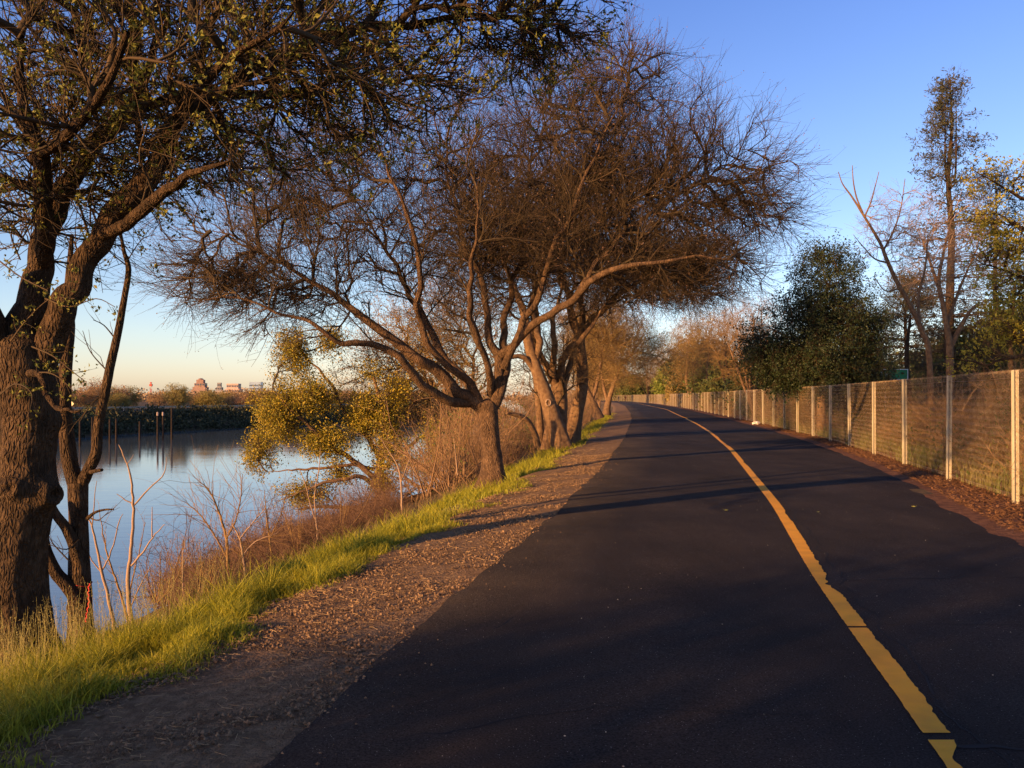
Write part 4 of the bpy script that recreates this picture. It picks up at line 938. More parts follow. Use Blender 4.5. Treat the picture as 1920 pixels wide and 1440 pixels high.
# ------------------------------------------------------------------ right side, behind the fence
def G(x, y): return float(ground_z(x, y))
def right_trees():
    # dark rounded evergreen
    Y = 37; X = (1540 - 960) / F * Y
    E = [(1552, 515, 1.35, 1.4, 1.25, 1.3), (1545, 590, 2.4, 2.2, 1.5, 3), (1530, 665, 2.9, 2.6, 1.4, 4), (1440, 655, 1.1, 1.5, 1.2, 1.2), (1610, 620, 1.3, 1.5, 1.6, 1.5), (1580, 700, 2.4, 2, .8, 1.5), (1500, 700, 1.9, 2, .8, 1.2)]
    E = [(W(a, b, Y), A([c, d, e]), w) for a, b, c, d, e, w in E]
    t = make_tree('evergreen_tree', [(A([[X, Y, G(X, Y) - .1], W(1541, 690, Y), W(1546, 640, Y), W(1548, 590, Y), W(1550, 530, Y)]), [.2, .16, .13, .09, .05]),
        (WL([(1542, 670, Y), (1500, 640, Y-.3), (1450, 620, Y-.5)]), [.09, .06, .03]), (WL([(1545, 640, Y), (1590, 610, Y), (1620, 580, Y)]), [.08, .06, .03])], E, 1500, 71, M['bark_pale'], M['twig'], M['leaf_dark'], 11000, .085, 9, .09, out=.35,
        tw=(4, .6, 50), tw2=(2, .35, 45), rtw=.005, r_att=.007, sides=10, pw=.6)
    tag(t, 'dense dark green rounded evergreen standing just behind the fence', 'tree')
    # tall redwood and a second conifer
    def conifer(px, Y, ptop, seed, lab, rb, n_br=70, tw=1.0, loc=None, low=2.2):
        rs = np.random.RandomState(seed); X = (px - 960) / F * Y; zt = W(px, ptop, Y)[2]; zb = G(X, Y) - .1
        root = empty('conifer_tree', (X, Y, zb)); tm = MB(); H = zt - zb
        k = 8; P = np.stack([X + rs.normal(size=k) * .06, Y + rs.normal(size=k) * .06, np.linspace(zb, zt, k)], 1); R = np.linspace(rb, .03, k)
        limb(tm, P, R, 14, .06, seed, flare=.3)
        if seed == 1:    # the forked top
            for dx in (-.28, .3): limb(tm, A([[X, Y, zb + H * .70], [X + dx, Y, zb + H * .74], [X + dx * 1.1, Y, zb + H * .95]]), [.07, .06, .02], 8, .05, 3)
        o = tm.build('trunk', M['bark'], root, True, (X, Y, zb)); o.location = (0, 0, 0)
        B = []; RR = []
        for i in range(n_br):
            t = (i + rs.rand()) / n_br; z = zb + low + (H - low) * t; a = rs.rand() * 6.28
            t = (np.floor(t * 17) + .35 * rs.rand()) / 17 if t < .75 else t; z = zb + low + (H - low) * t
            prof = np.interp(t, [0, .25, .5, .62, .72, .85, 1], [3.6, 3.9, 3.4, 2.4, 1.9, 1.35, .35]) * tw
            ln = prof * (.6 + .6 * rs.rand()); s = np.linspace(0, 1, 6)
            rise = (.10 if t < .6 else .5) * (1 - s) * s * 2 - .12 * s ** 2 * (1 if t < .6 else -1.5)
            B.append(np.stack([X + np.cos(a) * ln * s, Y + np.sin(a) * ln * s, z + ln * rise], 1) + np.r_[np.zeros((1, 3)), rs.normal(size=(5, 3)) * .05]); RR.append(np.linspace(.035, .008, 6) * (1.2 - .5 * t))
        B = A(B); RR = A(RR); cm = MB(); tubes(cm, B, RR, 5)
        P1, R1 = spawn(rs, B, RR, 9, .75 * tw, 55, 4, grav=-.05, up=.05, tr=(.25, 1), rmin=.005, rmax=.012); tubes(cm, P1, R1, 3)
        P2, R2 = spawn(rs, P1, R1, 3, .35, 45, 3, rmin=.004, rmax=.008); tubes(cm, P2, R2, 3)
        o = cm.build('crown', M['twig'], root, True, (X, Y, zb)); o.location = (0, 0, 0)
        lm = MB(); keep = rs.rand(len(P2)) < .55
        leaves(lm, P2[keep, -1], .20, rs, 4, .07, 0, .26, .1); leaves(lm, P1[:, 2], .20, rs, 3, .06, 0, .26, .1)
        o = lm.build('foliage', M['needle'], root, False, (X, Y, zb)); o.location = (0, 0, 0)
        tag(root, lab, 'tree'); return root
    conifer(1782, 50, 150, 1, 'tallest conifer on the right with a long bare trunk and tufted top', .36, 160)
    conifer(1868, 56, 330, 2, 'shorter dark conifer to the right of the tallest one', .26, 90, 1.1)
    conifer(1700, 60, 520, 4, 'low dark conifer between the round evergreen and the tallest conifer', .25, 130, 1.1, low=.8)
    # bare, pale trees behind the fence
    Y = 27; X = (1748 - 960) / F * Y
    l = [(np.vstack([[[X, Y, G(X, Y) - .1]], WL([(1742, 670, Y), (1728, 620, Y), (1708, 575, Y), (1680, 525, Y), (1662, 485, Y), (1650, 455, Y), (1620, 405, Y), (1598, 370, Y), (1580, 345, Y), (1572, 322, Y)])]), [.10, .085, .08, .072, .062, .058, .048, .036, .028, .018, .010]),
         (WL([(1618, 400, Y), (1606, 370, Y), (1600, 340, Y), (1598, 310, Y)]), [.03, .024, .018, .01]),
         (WL([(1622, 405, Y), (1634, 375, Y), (1648, 322, Y)]), [.026, .02, .01]),
         (WL([(1656, 470, Y), (1672, 440, Y+.2), (1688, 395, Y+.3), (1697, 335, Y+.4)]), [.035, .028, .02, .01]),
         (WL([(1665, 493, Y), (1640, 485, Y-.2), (1618, 462, Y-.3), (1600, 440, Y-.3)]), [.03, .024, .016, .008]),
         (WL([(1726, 615, Y), (1722, 560, Y+.3), (1735, 500, Y+.5), (1740, 440, Y+.7)]), [.05, .045, .03, .015]),
         (WL([(1690, 540, Y), (1660, 545, Y-.3), (1640, 520, Y-.4)]), [.03, .02, .01])]
    t = make_tree('bare_tree', l, [C_(1690, 430, Y+.4, 1.3, 1.2, 1.5, 1), C_(1735, 480, Y+.5, 1.2, 1.2, 1.4, 1), C_(1650, 440, Y, .7, .8, 1.0, .5)], 170, 81, M['bark_pale'], M['twig_grey'], None, tw=(3, .6, 40), tw2=(2, .35, 40), rtw=.004, sides=12, flare=.1, alpha=.4)
    tag(t, 'crooked pale bare tree leaning left above the fence with long upright shoots', 'tree')
    Y = 30; X = (1780 - 960) / F * Y
    l = [(np.vstack([[[X, Y, G(X, Y) - .1]], WL([(1781, 665, Y), (1776, 620, Y), (1768, 570, Y), (1760, 530, Y), (1770, 470, Y), (1785, 410, Y)])]), [.15, .12, .10, .08, .065, .045, .02]),
         (WL([(1780, 655, Y), (1800, 615, Y), (1822, 580, Y-.2), (1845, 570, Y-.3)]), [.10, .08, .05, .02]),
         (WL([(1764, 550, Y), (1750, 510, Y+.2), (1730, 450, Y+.4)]), [.07, .05, .02]), (WL([(1775, 610, Y), (1800, 540, Y+.3), (1830, 470, Y+.6)]), [.06, .045, .02])]
    t = make_tree('bare_tree', l, [C_(1780, 470, Y, 2.0, 1.8, 2.0, 1)], 150, 82, M['bark_pale'], M['twig_grey'], None, tw=(3, .7, 38), tw2=(2, .4, 38), rtw=.004, sides=12)
    tag(t, 'pale bare forked tree in front of the tallest conifer trunk', 'tree')
    for (px, y, h, sd, lab) in ((1895, 42, 10.5, 83, 'fine twigged bare tree at the right edge behind the dark conifers'), (1700, 44, 8.5, 84, 'hazy bare tree showing between the round evergreen and the tall conifer')):
        X = (px - 960) / F * y; z = G(X, y)
        t = make_tree('bare_tree', [(A([[X, y, z - .1], [X + .1, y, z + 2], [X, y, z + 4], [X + .2, y, z + h * .7]]), [.18, .15, .11, .05])], [(A([X, y, z + h * .65]), A([2.4, 2.2, h * .36]), 1)], 260, sd, M['bark'], M['twig'], None, tw=(4, .9, 35), tw2=(2, .5, 35), rtw=.004)
        tag(t, lab, 'tree')
    # leafy tree whose branches reach in from the right
    Y = 15.5; X = 11.6
    l = [(A([[X, Y, -.3], [X - .1, Y, 1.5], [X, Y + .1, 3], [X - .2, Y, 5]]), [.2, .17, .13, .06]),
         (A([[X, Y, 1.6], W(1990, 670, Y - .5), W(1900, 668, Y - .7), W(1850, 685, Y - .8), W(1800, 672, Y - .8), W(1770, 668, Y - .8)]), [.05, .035, .02, .014, .009, .005]),
         (A([[X, Y, 2.6], W(2000, 560, Y), W(1920, 520, Y), W(1860, 500, Y), W(1830, 490, Y)]), [.06, .045, .03, .018, .008]),
         (A([[X, Y, 3.4], W(2000, 400, Y), W(1920, 370, Y), W(1860, 340, Y), W(1815, 318, Y)]), [.06, .045, .03, .018, .008]),
         (A([[X, Y, 3.0], W(1990, 470, Y), W(1900, 420, Y), W(1850, 400, Y), W(1805, 395, Y)]), [.05, .04, .025, .015, .006])]
    E = [(1925, 560, .55, 1.0, .85, 3), (1900, 440, .45, .8, .4, 1.0), (1860, 330, .32, .5, .14, .35), (1850, 410, .35, .5, .15, .4), (1870, 480, .35, .5, .22, .6), (1835, 668, .4, .4, .13, .4), (2000, 500, .9, 1.2, 1.5, 2), (1890, 620, .4, .6, .3, 1), (1930, 330, .4, .6, .3, .5)]
    t = make_tree('leafy_tree', l, [(W(a, b, Y - .3), A([c, d, e]), w) for a, b, c, d, e, w in E], 260, 85, M['bark'], M['twig'], mat('yellow_spring_leaf', (.28, .26, .03), .6, island=(.48, .38, .05), trans=.35), 1300, .055, 7, .04, tw=(4, .28, 45), tw2=(2, .15, 45), rtw=.003, sides=12, base=A([X, Y, -.3]))
    tag(t, 'young yellow green leafy branches reaching in from the right edge over the fence', 'tree')
    # tan and orange lit bare trees and bushes further along the fence
    def clear(px, Y, w):            # far enough along its line of sight to stand behind the fence
        Y0 = Y
        while (px - 960) / F * Y < FE(Y) + .5 * w * Y / Y0 + .3 and Y < 900: Y += .5
        return Y, Y / Y0
    def bush(px, Y, w, h, leaf, sd, lab, name='bush', n=260, lsz=.14, z0=None, dense=9):
        Y, k = clear(px, Y, w); w *= k; h *= k; lsz *= k
        X = (px - 960) / F * Y; z = G(X, Y)
        t = make_tree(name, [(A([[X, Y, z - .1], [X + .05, Y, z + h * .25], [X, Y, z + h * .5]]), [w * .05, w * .04, w * .02])], [(A([X, Y, z + h * .55]), A([w * .5, w * .45, h * .45]), 3), (A([X + w * .2, Y, z + h * .35]), A([w * .42, w * .4, h * .33]), 1.5), (A([X - w * .22, Y, z + h * .4]), A([w * .35, w * .4, h * .3]), 1.2)],
                      n, sd, M['bark_pale'], M['twig'], leaf, n * dense, lsz, 6, lsz * 1.1, tw=(4, w * .12 + .2, 45), tw2=(2, .3, 45), rtw=.006, r_att=.007, sides=8, pw=.6, flare=.1)
        tag(t, lab, 'bush' if name == 'bush' else 'tree'); return t
    bush(1263, 118, 5.0, 6.0, M['leaf_bright'], 91, 'bright green rounded bush above the far fence', lsz=.3)
    bush(1287, 112, 4.0, 4.2, M['leaf_olive'], 92, 'small tan bush beside the bright green one', lsz=.28)
    bush(1318, 95, 7.0, 7.8, M['leaf_dark'], 93, 'dark green tree behind the far fence between two lighter bushes', 'evergreen_tree', 380, .3)
    bush(1347, 80, 4.5, 5.2, M['leaf_mid'], 94, 'mid green bush right of the dark far tree', lsz=.22)
    bush(1375, 66, 4.2, 4.0, M['leaf_mid'], 95, 'olive green bush below the orange bare tree', lsz=.2)
    bush(1200, 240, 13, 7, M['leaf_mid'], 96, 'low green bush at the far end of the fence', lsz=.6)
    bush(1172, 262, 8, 7, M['leaf_dark'], 97, 'dark far bush above the cyclists', lsz=.6)
    bush(1150, 280, 16, 9, M['leaf_olive'], 98, 'olive bush closing the far end of the path', lsz=.6)
    bush(1440, 46, 3.6, 3.4, M['leaf_dark'], 99, 'dark low bush at the left foot of the round evergreen', lsz=.15)
    bush(1618, 41, 2.6, 3.0, M['leaf_dark'], 90, 'dark low bush at the right foot of the round evergreen', lsz=.15)
    for (px, y, w, h, lf, sd, lab) in ((1600, 62, 7, 5.0, 'leaf_dark', 121, 'dark tree mass behind the right side of the round evergreen'), (1830, 58, 8, 6.5, 'leaf_dark', 122, 'dark broad tree behind the foot of the tallest conifer'),
                                      (1900, 50, 7, 7.5, 'leaf_mid', 123, 'olive green tree low at the right edge beyond the fence'), (1740, 75, 8, 6.0, 'leaf_mid', 124, 'olive tree seen between the two pale bare trunks'), (1480, 70, 9, 5.5, 'leaf_dark', 125, 'dark low tree behind the left side of the round evergreen')):
        bush(px, y, w, h, M[lf], sd, lab, 'evergreen_tree', 340, .24)
    def bare(px, Y, h, w, sd, lab, bark='bark_pale', twig='twig_red', n=420, leaf=None, multi=3):
        Y, k = clear(px, Y, w * .3); w *= k; h *= k
        X = (px - 960) / F * Y; z = G(X, Y); rs = np.random.RandomState(sd)
        l = [(A([[X, Y, z - .1], [X + .02 * h, Y, z + h * .12], [X - .02 * h, Y, z + h * .3], [X, Y, z + h * .6]]), [h * .022, h * .019, h * .015, h * .006])]
        for q in range(multi):
            a = rs.rand() * 6.28; l.append((A([[X, Y, z + h * .06], [X + np.cos(a) * w * .12, Y + np.sin(a) * w * .12, z + h * .3], [X + np.cos(a) * w * .28, Y + np.sin(a) * w * .28, z + h * .62]]), [h * .013, h * .01, h * .005]))
        t = make_tree('bare_tree', l, [(A([X, Y, z + h * .6]), A([w * .5, w * .45, h * .4]), 1)], n, sd, M[bark], M[twig], leaf, 4000, .12, 2, .15, tw=(4, h * .09, 34), tw2=(3, h * .05, 34), rtw=.0035 + Y * .00006, r_att=.007, sides=8, flare=.2)
        tag(t, lab, 'tree'); return t
    bare(1412, 57, 8.2, 5.8, 111, 'orange lit bare tree with several pale trunks behind the fence')
    bare(1375, 70, 8.8, 6.0, 112, 'tan bare tree just left of the orange lit one')
    bare(1330, 88, 10.5, 8.0, 113, 'reddish bare tree over the dark far evergreen', leaf=M['leaf_olive'])
    bare(1290, 135, 14, 11, 114, 'tan hazy bare tree above the bright green bush', n=500, leaf=M['leaf_olive'])
    bare(1215, 250, 17, 17, 115, 'dark bare tree against the sky beyond the end of the fence', 'bark', 'twig', 500)
    bare(1245, 190, 13, 12, 116, 'pale bare tree behind the middle of the far fence', 'bark_pale', 'twig_grey', 450)
right_trees()

# low thicket along the back of the fence: nobody could count its shoots
def thicket():
    rs = np.random.RandomState(44); mb = MB(); lb = MB()
    N = 620; Y = 10 + 130 * rs.rand(N) ** 1.9; w = 1.0 + 6.5 * rs.rand(N) ** 1.3
    X = FE(Y) + w; h = (.9 + 1.9 * rs.rand(N)) * np.interp(w, [1, 3, 6], [.55, 1.0, 1.25])
    den = fbm(np.stack([X * .35, Y * .35, X * 0], 1)); ok = rs.rand(N) < np.clip((den - .30) * 6, .12, 1)
    X, Y, h = X[ok], Y[ok], h[ok]; n = len(X)
    P0 = np.stack([X, Y, ground_z(X, Y)], 1); per = 5
    p = np.repeat(P0, per, 0) + rs.normal(size=(n * per, 3)) * A([.25, .25, 0]); hh = np.repeat(h, per) * (.6 + .6 * rs.rand(n * per))
    d = rs.normal(size=(n * per, 3)) * A([.35, .35, 0]) + A([0, 0, 1.]); d = nrm(d)
    pts = [p]
    for k in range(5): d = nrm(d + rs.normal(size=d.shape) * .16); p = p + d * (hh / 5)[:, None]; pts.append(p)
    P = np.stack(pts, 1); R = np.linspace(.014, .005, 6)[None] * (.6 + .8 * rs.rand(len(P)))[:, None]
    tubes(mb, P, R, 4); P1, R1 = spawn(rs, P, R, 8, .7, 45, 4, up=.1, rmin=.004, rmax=.007); tubes(mb, P1, R1, 3)
    P2, R2 = spawn(rs, P1, R1, 4, .35, 45, 3, rmin=.0035, rmax=.005); tubes(mb, P2, R2, 3)
    o = mb.build('brushwood', mat('brush_stem', (.15, .085, .04), .9, island=(.30, .18, .08)), smooth=True); tag(o, 'tangled brown thicket of stems behind the wire fence', 'thicket', kind='stuff')
    tips = P2[:, -1]; g = fbm(tips * A([.5, .5, .5]) + 3); sel = tips[(g > .47) & (rs.rand(len(tips)) < .6)]
    leaves(lb, sel, .07, rs, 4, .08, 0, .4)
    o = lb.build('undergrowth', M['leaf_mid']); tag(o, 'olive green leaves of the thicket behind the wire fence', 'undergrowth', kind='stuff')
thicket()

# brush on the near river bank
def bank_brush():
    rs = np.random.RandomState(45); mb = MB()
    def grow(X, Y, h, per, spread, R0, n1, l1, n2, l2, mb, mi=0):
        n = len(X); P0 = np.stack([X, Y, ground_z(X, Y) - .03], 1)
        p = np.repeat(P0, per, 0) + rs.normal(size=(n * per, 3)) * A([.15, .15, 0]); hh = np.repeat(h, per) * (.6 + .6 * rs.rand(n * per))
        d = nrm(rs.normal(size=(n * per, 3)) * A([spread, spread, 0]) + A([0, 0, 1.])); pts = [p]
        for k in range(5): d = nrm(d + rs.normal(size=d.shape) * .15); p = p + d * (hh / 5)[:, None]; pts.append(p)
        P = np.stack(pts, 1); R = np.linspace(R0, R0 * .4, 6)[None] * (.6 + .8 * rs.rand(len(P)))[:, None]; tubes(mb, P, R, 4, mi)
        P1, R1 = spawn(rs, P, R, n1, l1, 45, 4, up=.08, rmin=.0035, rmax=.006); tubes(mb, P1, R1, 3, mi)
        P2, R2 = spawn(rs, P1, R1, n2, l2, 45, 3, rmin=.003, rmax=.005); tubes(mb, P2, R2, 3, mi)
        return P2
    # rusty tangle down by the water
    N = 430; Y = 15 + 25 * rs.rand(N); u = -14.6 + 6.0 * rs.rand(N); X = L(Y) + u
    px = 960 + X / Y * F; ok = (px > 330) & (px < 730); X, Y = X[ok], Y[ok]
    P2 = grow(X, Y, .35 + .9 * rs.rand(len(X)) ** 2, 6, .8, .009, 7, .5, 4, .28, mb)
    N = 150; Y = 13 + 14 * rs.rand(N); u = -9.5 + 3.5 * rs.rand(N); X = L(Y) + u; px = 960 + X / Y * F; ok = (px > 300) & (px < 760)
    P3 = grow(X[ok], Y[ok], .30 + .40 * rs.rand(ok.sum()), 5, .6, .008, 6, .4, 3, .22, mb)
    N = 90; Y = 15 + 22 * rs.rand(N); u = -12.5 + 5.0 * rs.rand(N); X = L(Y) + u; px = 960 + X / Y * F; ok = (px > 320) & (px < 760)
    grow(X[ok], Y[ok], 1.0 + 1.3 * rs.rand(ok.sum()), 3, .45, .012, 8, .6, 4, .35, mb)
    leaves(mb, P2[:, -1][rs.rand(len(P2)) < .25], .04, rs, 2, .04, 1)
    o = mb.build('brushwood', [mat('bank_twig', (.085, .045, .028), .95, island=(.17, .095, .055)), M['leaf_bud']]); tag(o, 'rust brown tangle of twigs along the water below the grass', 'brush', kind='stuff')
    # undergrowth between and behind the trunks, further along
    mb = MB(); N = 420; Y = 26 + 75 * rs.rand(N) ** 1.3; u = -11.5 + 7.5 * rs.rand(N); X = L(Y) + u; ok = 960 + X / Y * F > 772 + 80 * rs.rand(N); X, Y = X[ok], Y[ok]; N = len(X)
    P2 = grow(X, Y, 1.5 + 2.6 * rs.rand(N), 5, .35, .018, 7, .9, 4, .5, mb)
    lf = P2[:, -1]; g = fbm(lf * .4 + 9); leaves(mb, lf[(g > .52) & (rs.rand(len(lf)) < .35)], .09, rs, 3, .1, 1)
    o = mb.build('brushwood', [mat('bank_stem', (.17, .095, .05), .9, island=(.30, .18, .09)), M['leaf_mid']]); tag(o, 'brown undergrowth behind the trunks on the river bank', 'undergrowth', kind='stuff')
    # dry stalks between grass and brush
    mb = MB(); N = 1400; Y = 9 + 22 * rs.rand(N); N = len(Y); u = -5.6 + 1.8 * rs.rand(N); X = L(Y) + u; e = fbm(np.stack([X, Y, X * 0 + 5], 1)); ok = rs.rand(N) < np.clip((e - .35) * 6, 0, 1)
    blades(mb, np.stack([X[ok], Y[ok], ground_z(X[ok], Y[ok])], 1), .18 + .3 * rs.rand(ok.sum()), rs, .004, .5)
    o = mb.build('dry_grass', mat('dry_bank_grass', (.13, .075, .035), .85, (.09, .09, .03), 1.5, island=(.30, .19, .08), trans=.25)); tag(o, 'dry tan stalks on the slope between grass and water', 'dry grass', kind='stuff')
bank_brush()

# saplings
def saplings():
    def sap(stems, lab, m='twig_grey', n=3, l=.35, seed=1, buds=True, S=6):
        rs = np.random.RandomState(seed); base = W(*stems[0][0][0]); root = empty('sapling', base); mb = MB(); tb = MB()
        for P, R in stems:
            Q, RR = resample(WL(P), R, .08); Q = Q + rs.normal(size=Q.shape) * .004; tubes(mb, Q[None], RR[None], S)
            if n:
                P1, R1 = spawn(rs, Q[None], RR[None], n * max(1, len(P) - 1), l, 40, 4, up=.12, tr=(.3, 1), rmin=.0025, rmax=.006); tubes(tb, P1, R1, 3)
                P2, R2 = spawn(rs, P1, R1, 2, l * .45, 40, 3, up=.1, rmin=.002, rmax=.004); tubes(tb, P2, R2, 3)
        o = mb.build('stem', M[m], root, True, base); o.location = (0, 0, 0)
        if n: o = tb.build('crown', M['twig_red'], root, True, base); o.location = (0, 0, 0)
        tag(root, lab, 'sapling', 'bare saplings on the bank'); return root
    Y = 11
    sap([([(248, 1185, Y), (240, 1100, Y), (245, 1040, Y), (249, 990, Y), (250, 945, Y), (246, 900, Y), (238, 870, Y), (228, 845, Y), (222, 833, Y)], [.032, .027, .022, .019, .017, .013, .010, .008, .004]),
         ([(250, 948, Y), (272, 925, Y), (296, 900, Y), (309, 886, Y), (312, 857, Y)], [.012, .010, .008, .007, .003]),
         ([(250, 945, Y), (235, 938, Y), (219, 926, Y)], [.010, .007, .004]), ([(238, 872, Y), (246, 860, Y), (249, 852, Y)], [.006, .004, .003]),
         ([(246, 1062, Y), (268, 1035, Y), (286, 1008, Y), (310, 982, Y)], [.014, .012, .009, .004]), ([(286, 1008, Y), (285, 980, Y), (284, 950, Y)], [.009, .007, .004])], 'tallest pale sapling in front of the open water, forking twice', n=0)
    sap([([(216, 1185, 10), (205, 1130, 10), (192, 1075, 10), (180, 1020, 10), (172, 985, 10), (163, 972, 10)], [.022, .019, .017, .013, .010, .006]),
         ([(191, 1070, 10), (205, 1045, 10), (216, 1010, 10), (222, 980, 10), (231, 963, 10)], [.010, .009, .007, .006, .003]), ([(172, 990, 10), (176, 950, 10), (181, 902, 10)], [.008, .006, .003]), ([(191, 1075, 10), (172, 1050, 10), (163, 1030, 10)], [.008, .006, .003])],
        'pale sapling stem right beside the slender forked tree', n=0)
    sap([([(243, 1175, 12.5), (225, 1110, 12.5), (205, 1050, 12.5), (195, 1010, 12.5), (186, 960, 12.5)], [.018, .016, .012, .009, .004]),
         ([(238, 1130, 12.5), (250, 1080, 12.5), (262, 1030, 12.5), (272, 980, 12.5)], [.012, .010, .007, .004]), ([(240, 1150, 12.5), (262, 1100, 12.5), (285, 1060, 12.5)], [.010, .008, .004])], 'thin bushy sapling behind the tallest pale one', 'twig_red', 2, .3, 3)
    sap([([(345, 1130, 14), (342, 1060, 14), (348, 1010, 14)], [.012, .009, .005])], 'small upright shoot left of the brown bush', 'twig_grey', 2, .3, 4)
    sap([([(435, 1105, 17), (428, 1060, 17), (424, 1010, 17), (410, 960, 17), (392, 920, 17), (370, 900, 17)], [.04, .033, .028, .02, .014, .006]),
         ([(424, 1010, 17), (440, 980, 17), (450, 940, 17), (455, 890, 17)], [.02, .016, .012, .005]), ([(428, 1050, 17), (400, 1000, 17), (370, 960, 17), (345, 940, 17)], [.02, .016, .012, .005])], 'reddish bare shrub with wide fine crown over the water', 'twig_red', 6, .8, 5)
    sap([([(462, 1110, 16), (458, 1060, 16), (450, 1010, 16), (436, 985, 16)], [.03, .025, .018, .010]), ([(450, 1010, 16), (470, 985, 16), (500, 950, 16)], [.016, .012, .006]), ([(456, 1040, 16), (480, 1015, 16), (520, 1000, 16)], [.014, .011, .005])], 'twin stemmed bare shrub just right of the reddish one', 'twig_grey', 5, .6, 6)
    sap([([(512, 1085, 18), (508, 1030, 18), (500, 970, 18), (496, 920, 18)], [.025, .02, .014, .006]), ([(506, 1010, 18), (525, 970, 18), (540, 920, 18)], [.014, .011, .005])], 'thin reddish shrub in the middle of the brush', 'twig_red', 5, .6, 7)
    sap([([(596, 1010, 20), (593, 975, 20), (590, 930, 20), (598, 880, 20), (601, 840, 20)], [.024, .019, .015, .011, .005]), ([(593, 980, 20), (582, 945, 20), (573, 910, 20), (562, 880, 20)], [.016, .013, .010, .005])], 'pale forked sapling against the left part of the yellow green tree', 'twig_grey', 1, .4, 8)
    sap([([(754, 956, 22), (753, 925, 22), (750, 890, 22), (742, 865, 22), (728, 845, 22), (712, 818, 22)], [.035, .027, .022, .018, .012, .005]), ([(752, 905, 22), (764, 870, 22), (770, 850, 22), (757, 825, 22)], [.018, .013, .010, .005])], 'pale forked sapling in front of the yellow green tree trunk', 'twig_grey', 1, .4, 9)
    sap([([(870, 890, 27), (871, 860, 27), (869, 830, 27), (872, 790, 27)], [.05, .04, .03, .02])], 'straight young trunk close to the left side of the big trunk', 'bark_pale', 6, 1.0, 10)
    sap([([(858, 890, 26), (854, 850, 26), (850, 815, 26)], [.025, .02, .01])], 'thin pale stem left of the straight young trunk', 'twig_grey', 4, .8, 11)
    for i, (px, py, Y, lab) in enumerate(((300, 1130, 15, 'low rusty shrub nearest the open water'), (385, 1110, 15, 'low rusty shrub under the reddish wide crowned one'), (560, 1040, 20, 'brown shrub tuft below the fallen dead limb'), (640, 1010, 23, 'brown shrub tuft beside the long dark fallen trunk'), (335, 1095, 19, 'small brown shrub at the water line'))):
        rs = np.random.RandomState(i + 60); st = []
        for q in range(7): a = rs.normal() * 28; st.append(([(px + rs.normal() * 6, py, Y), (px + a * .5, py - 40, Y + rs.normal() * .2), (px + a, py - 80 - 20 * rs.rand(), Y + rs.normal() * .3)], [.010, .007, .004]))
        sap(st, lab, 'twig_red', 3, .35, i + 70, S=4)
saplings()

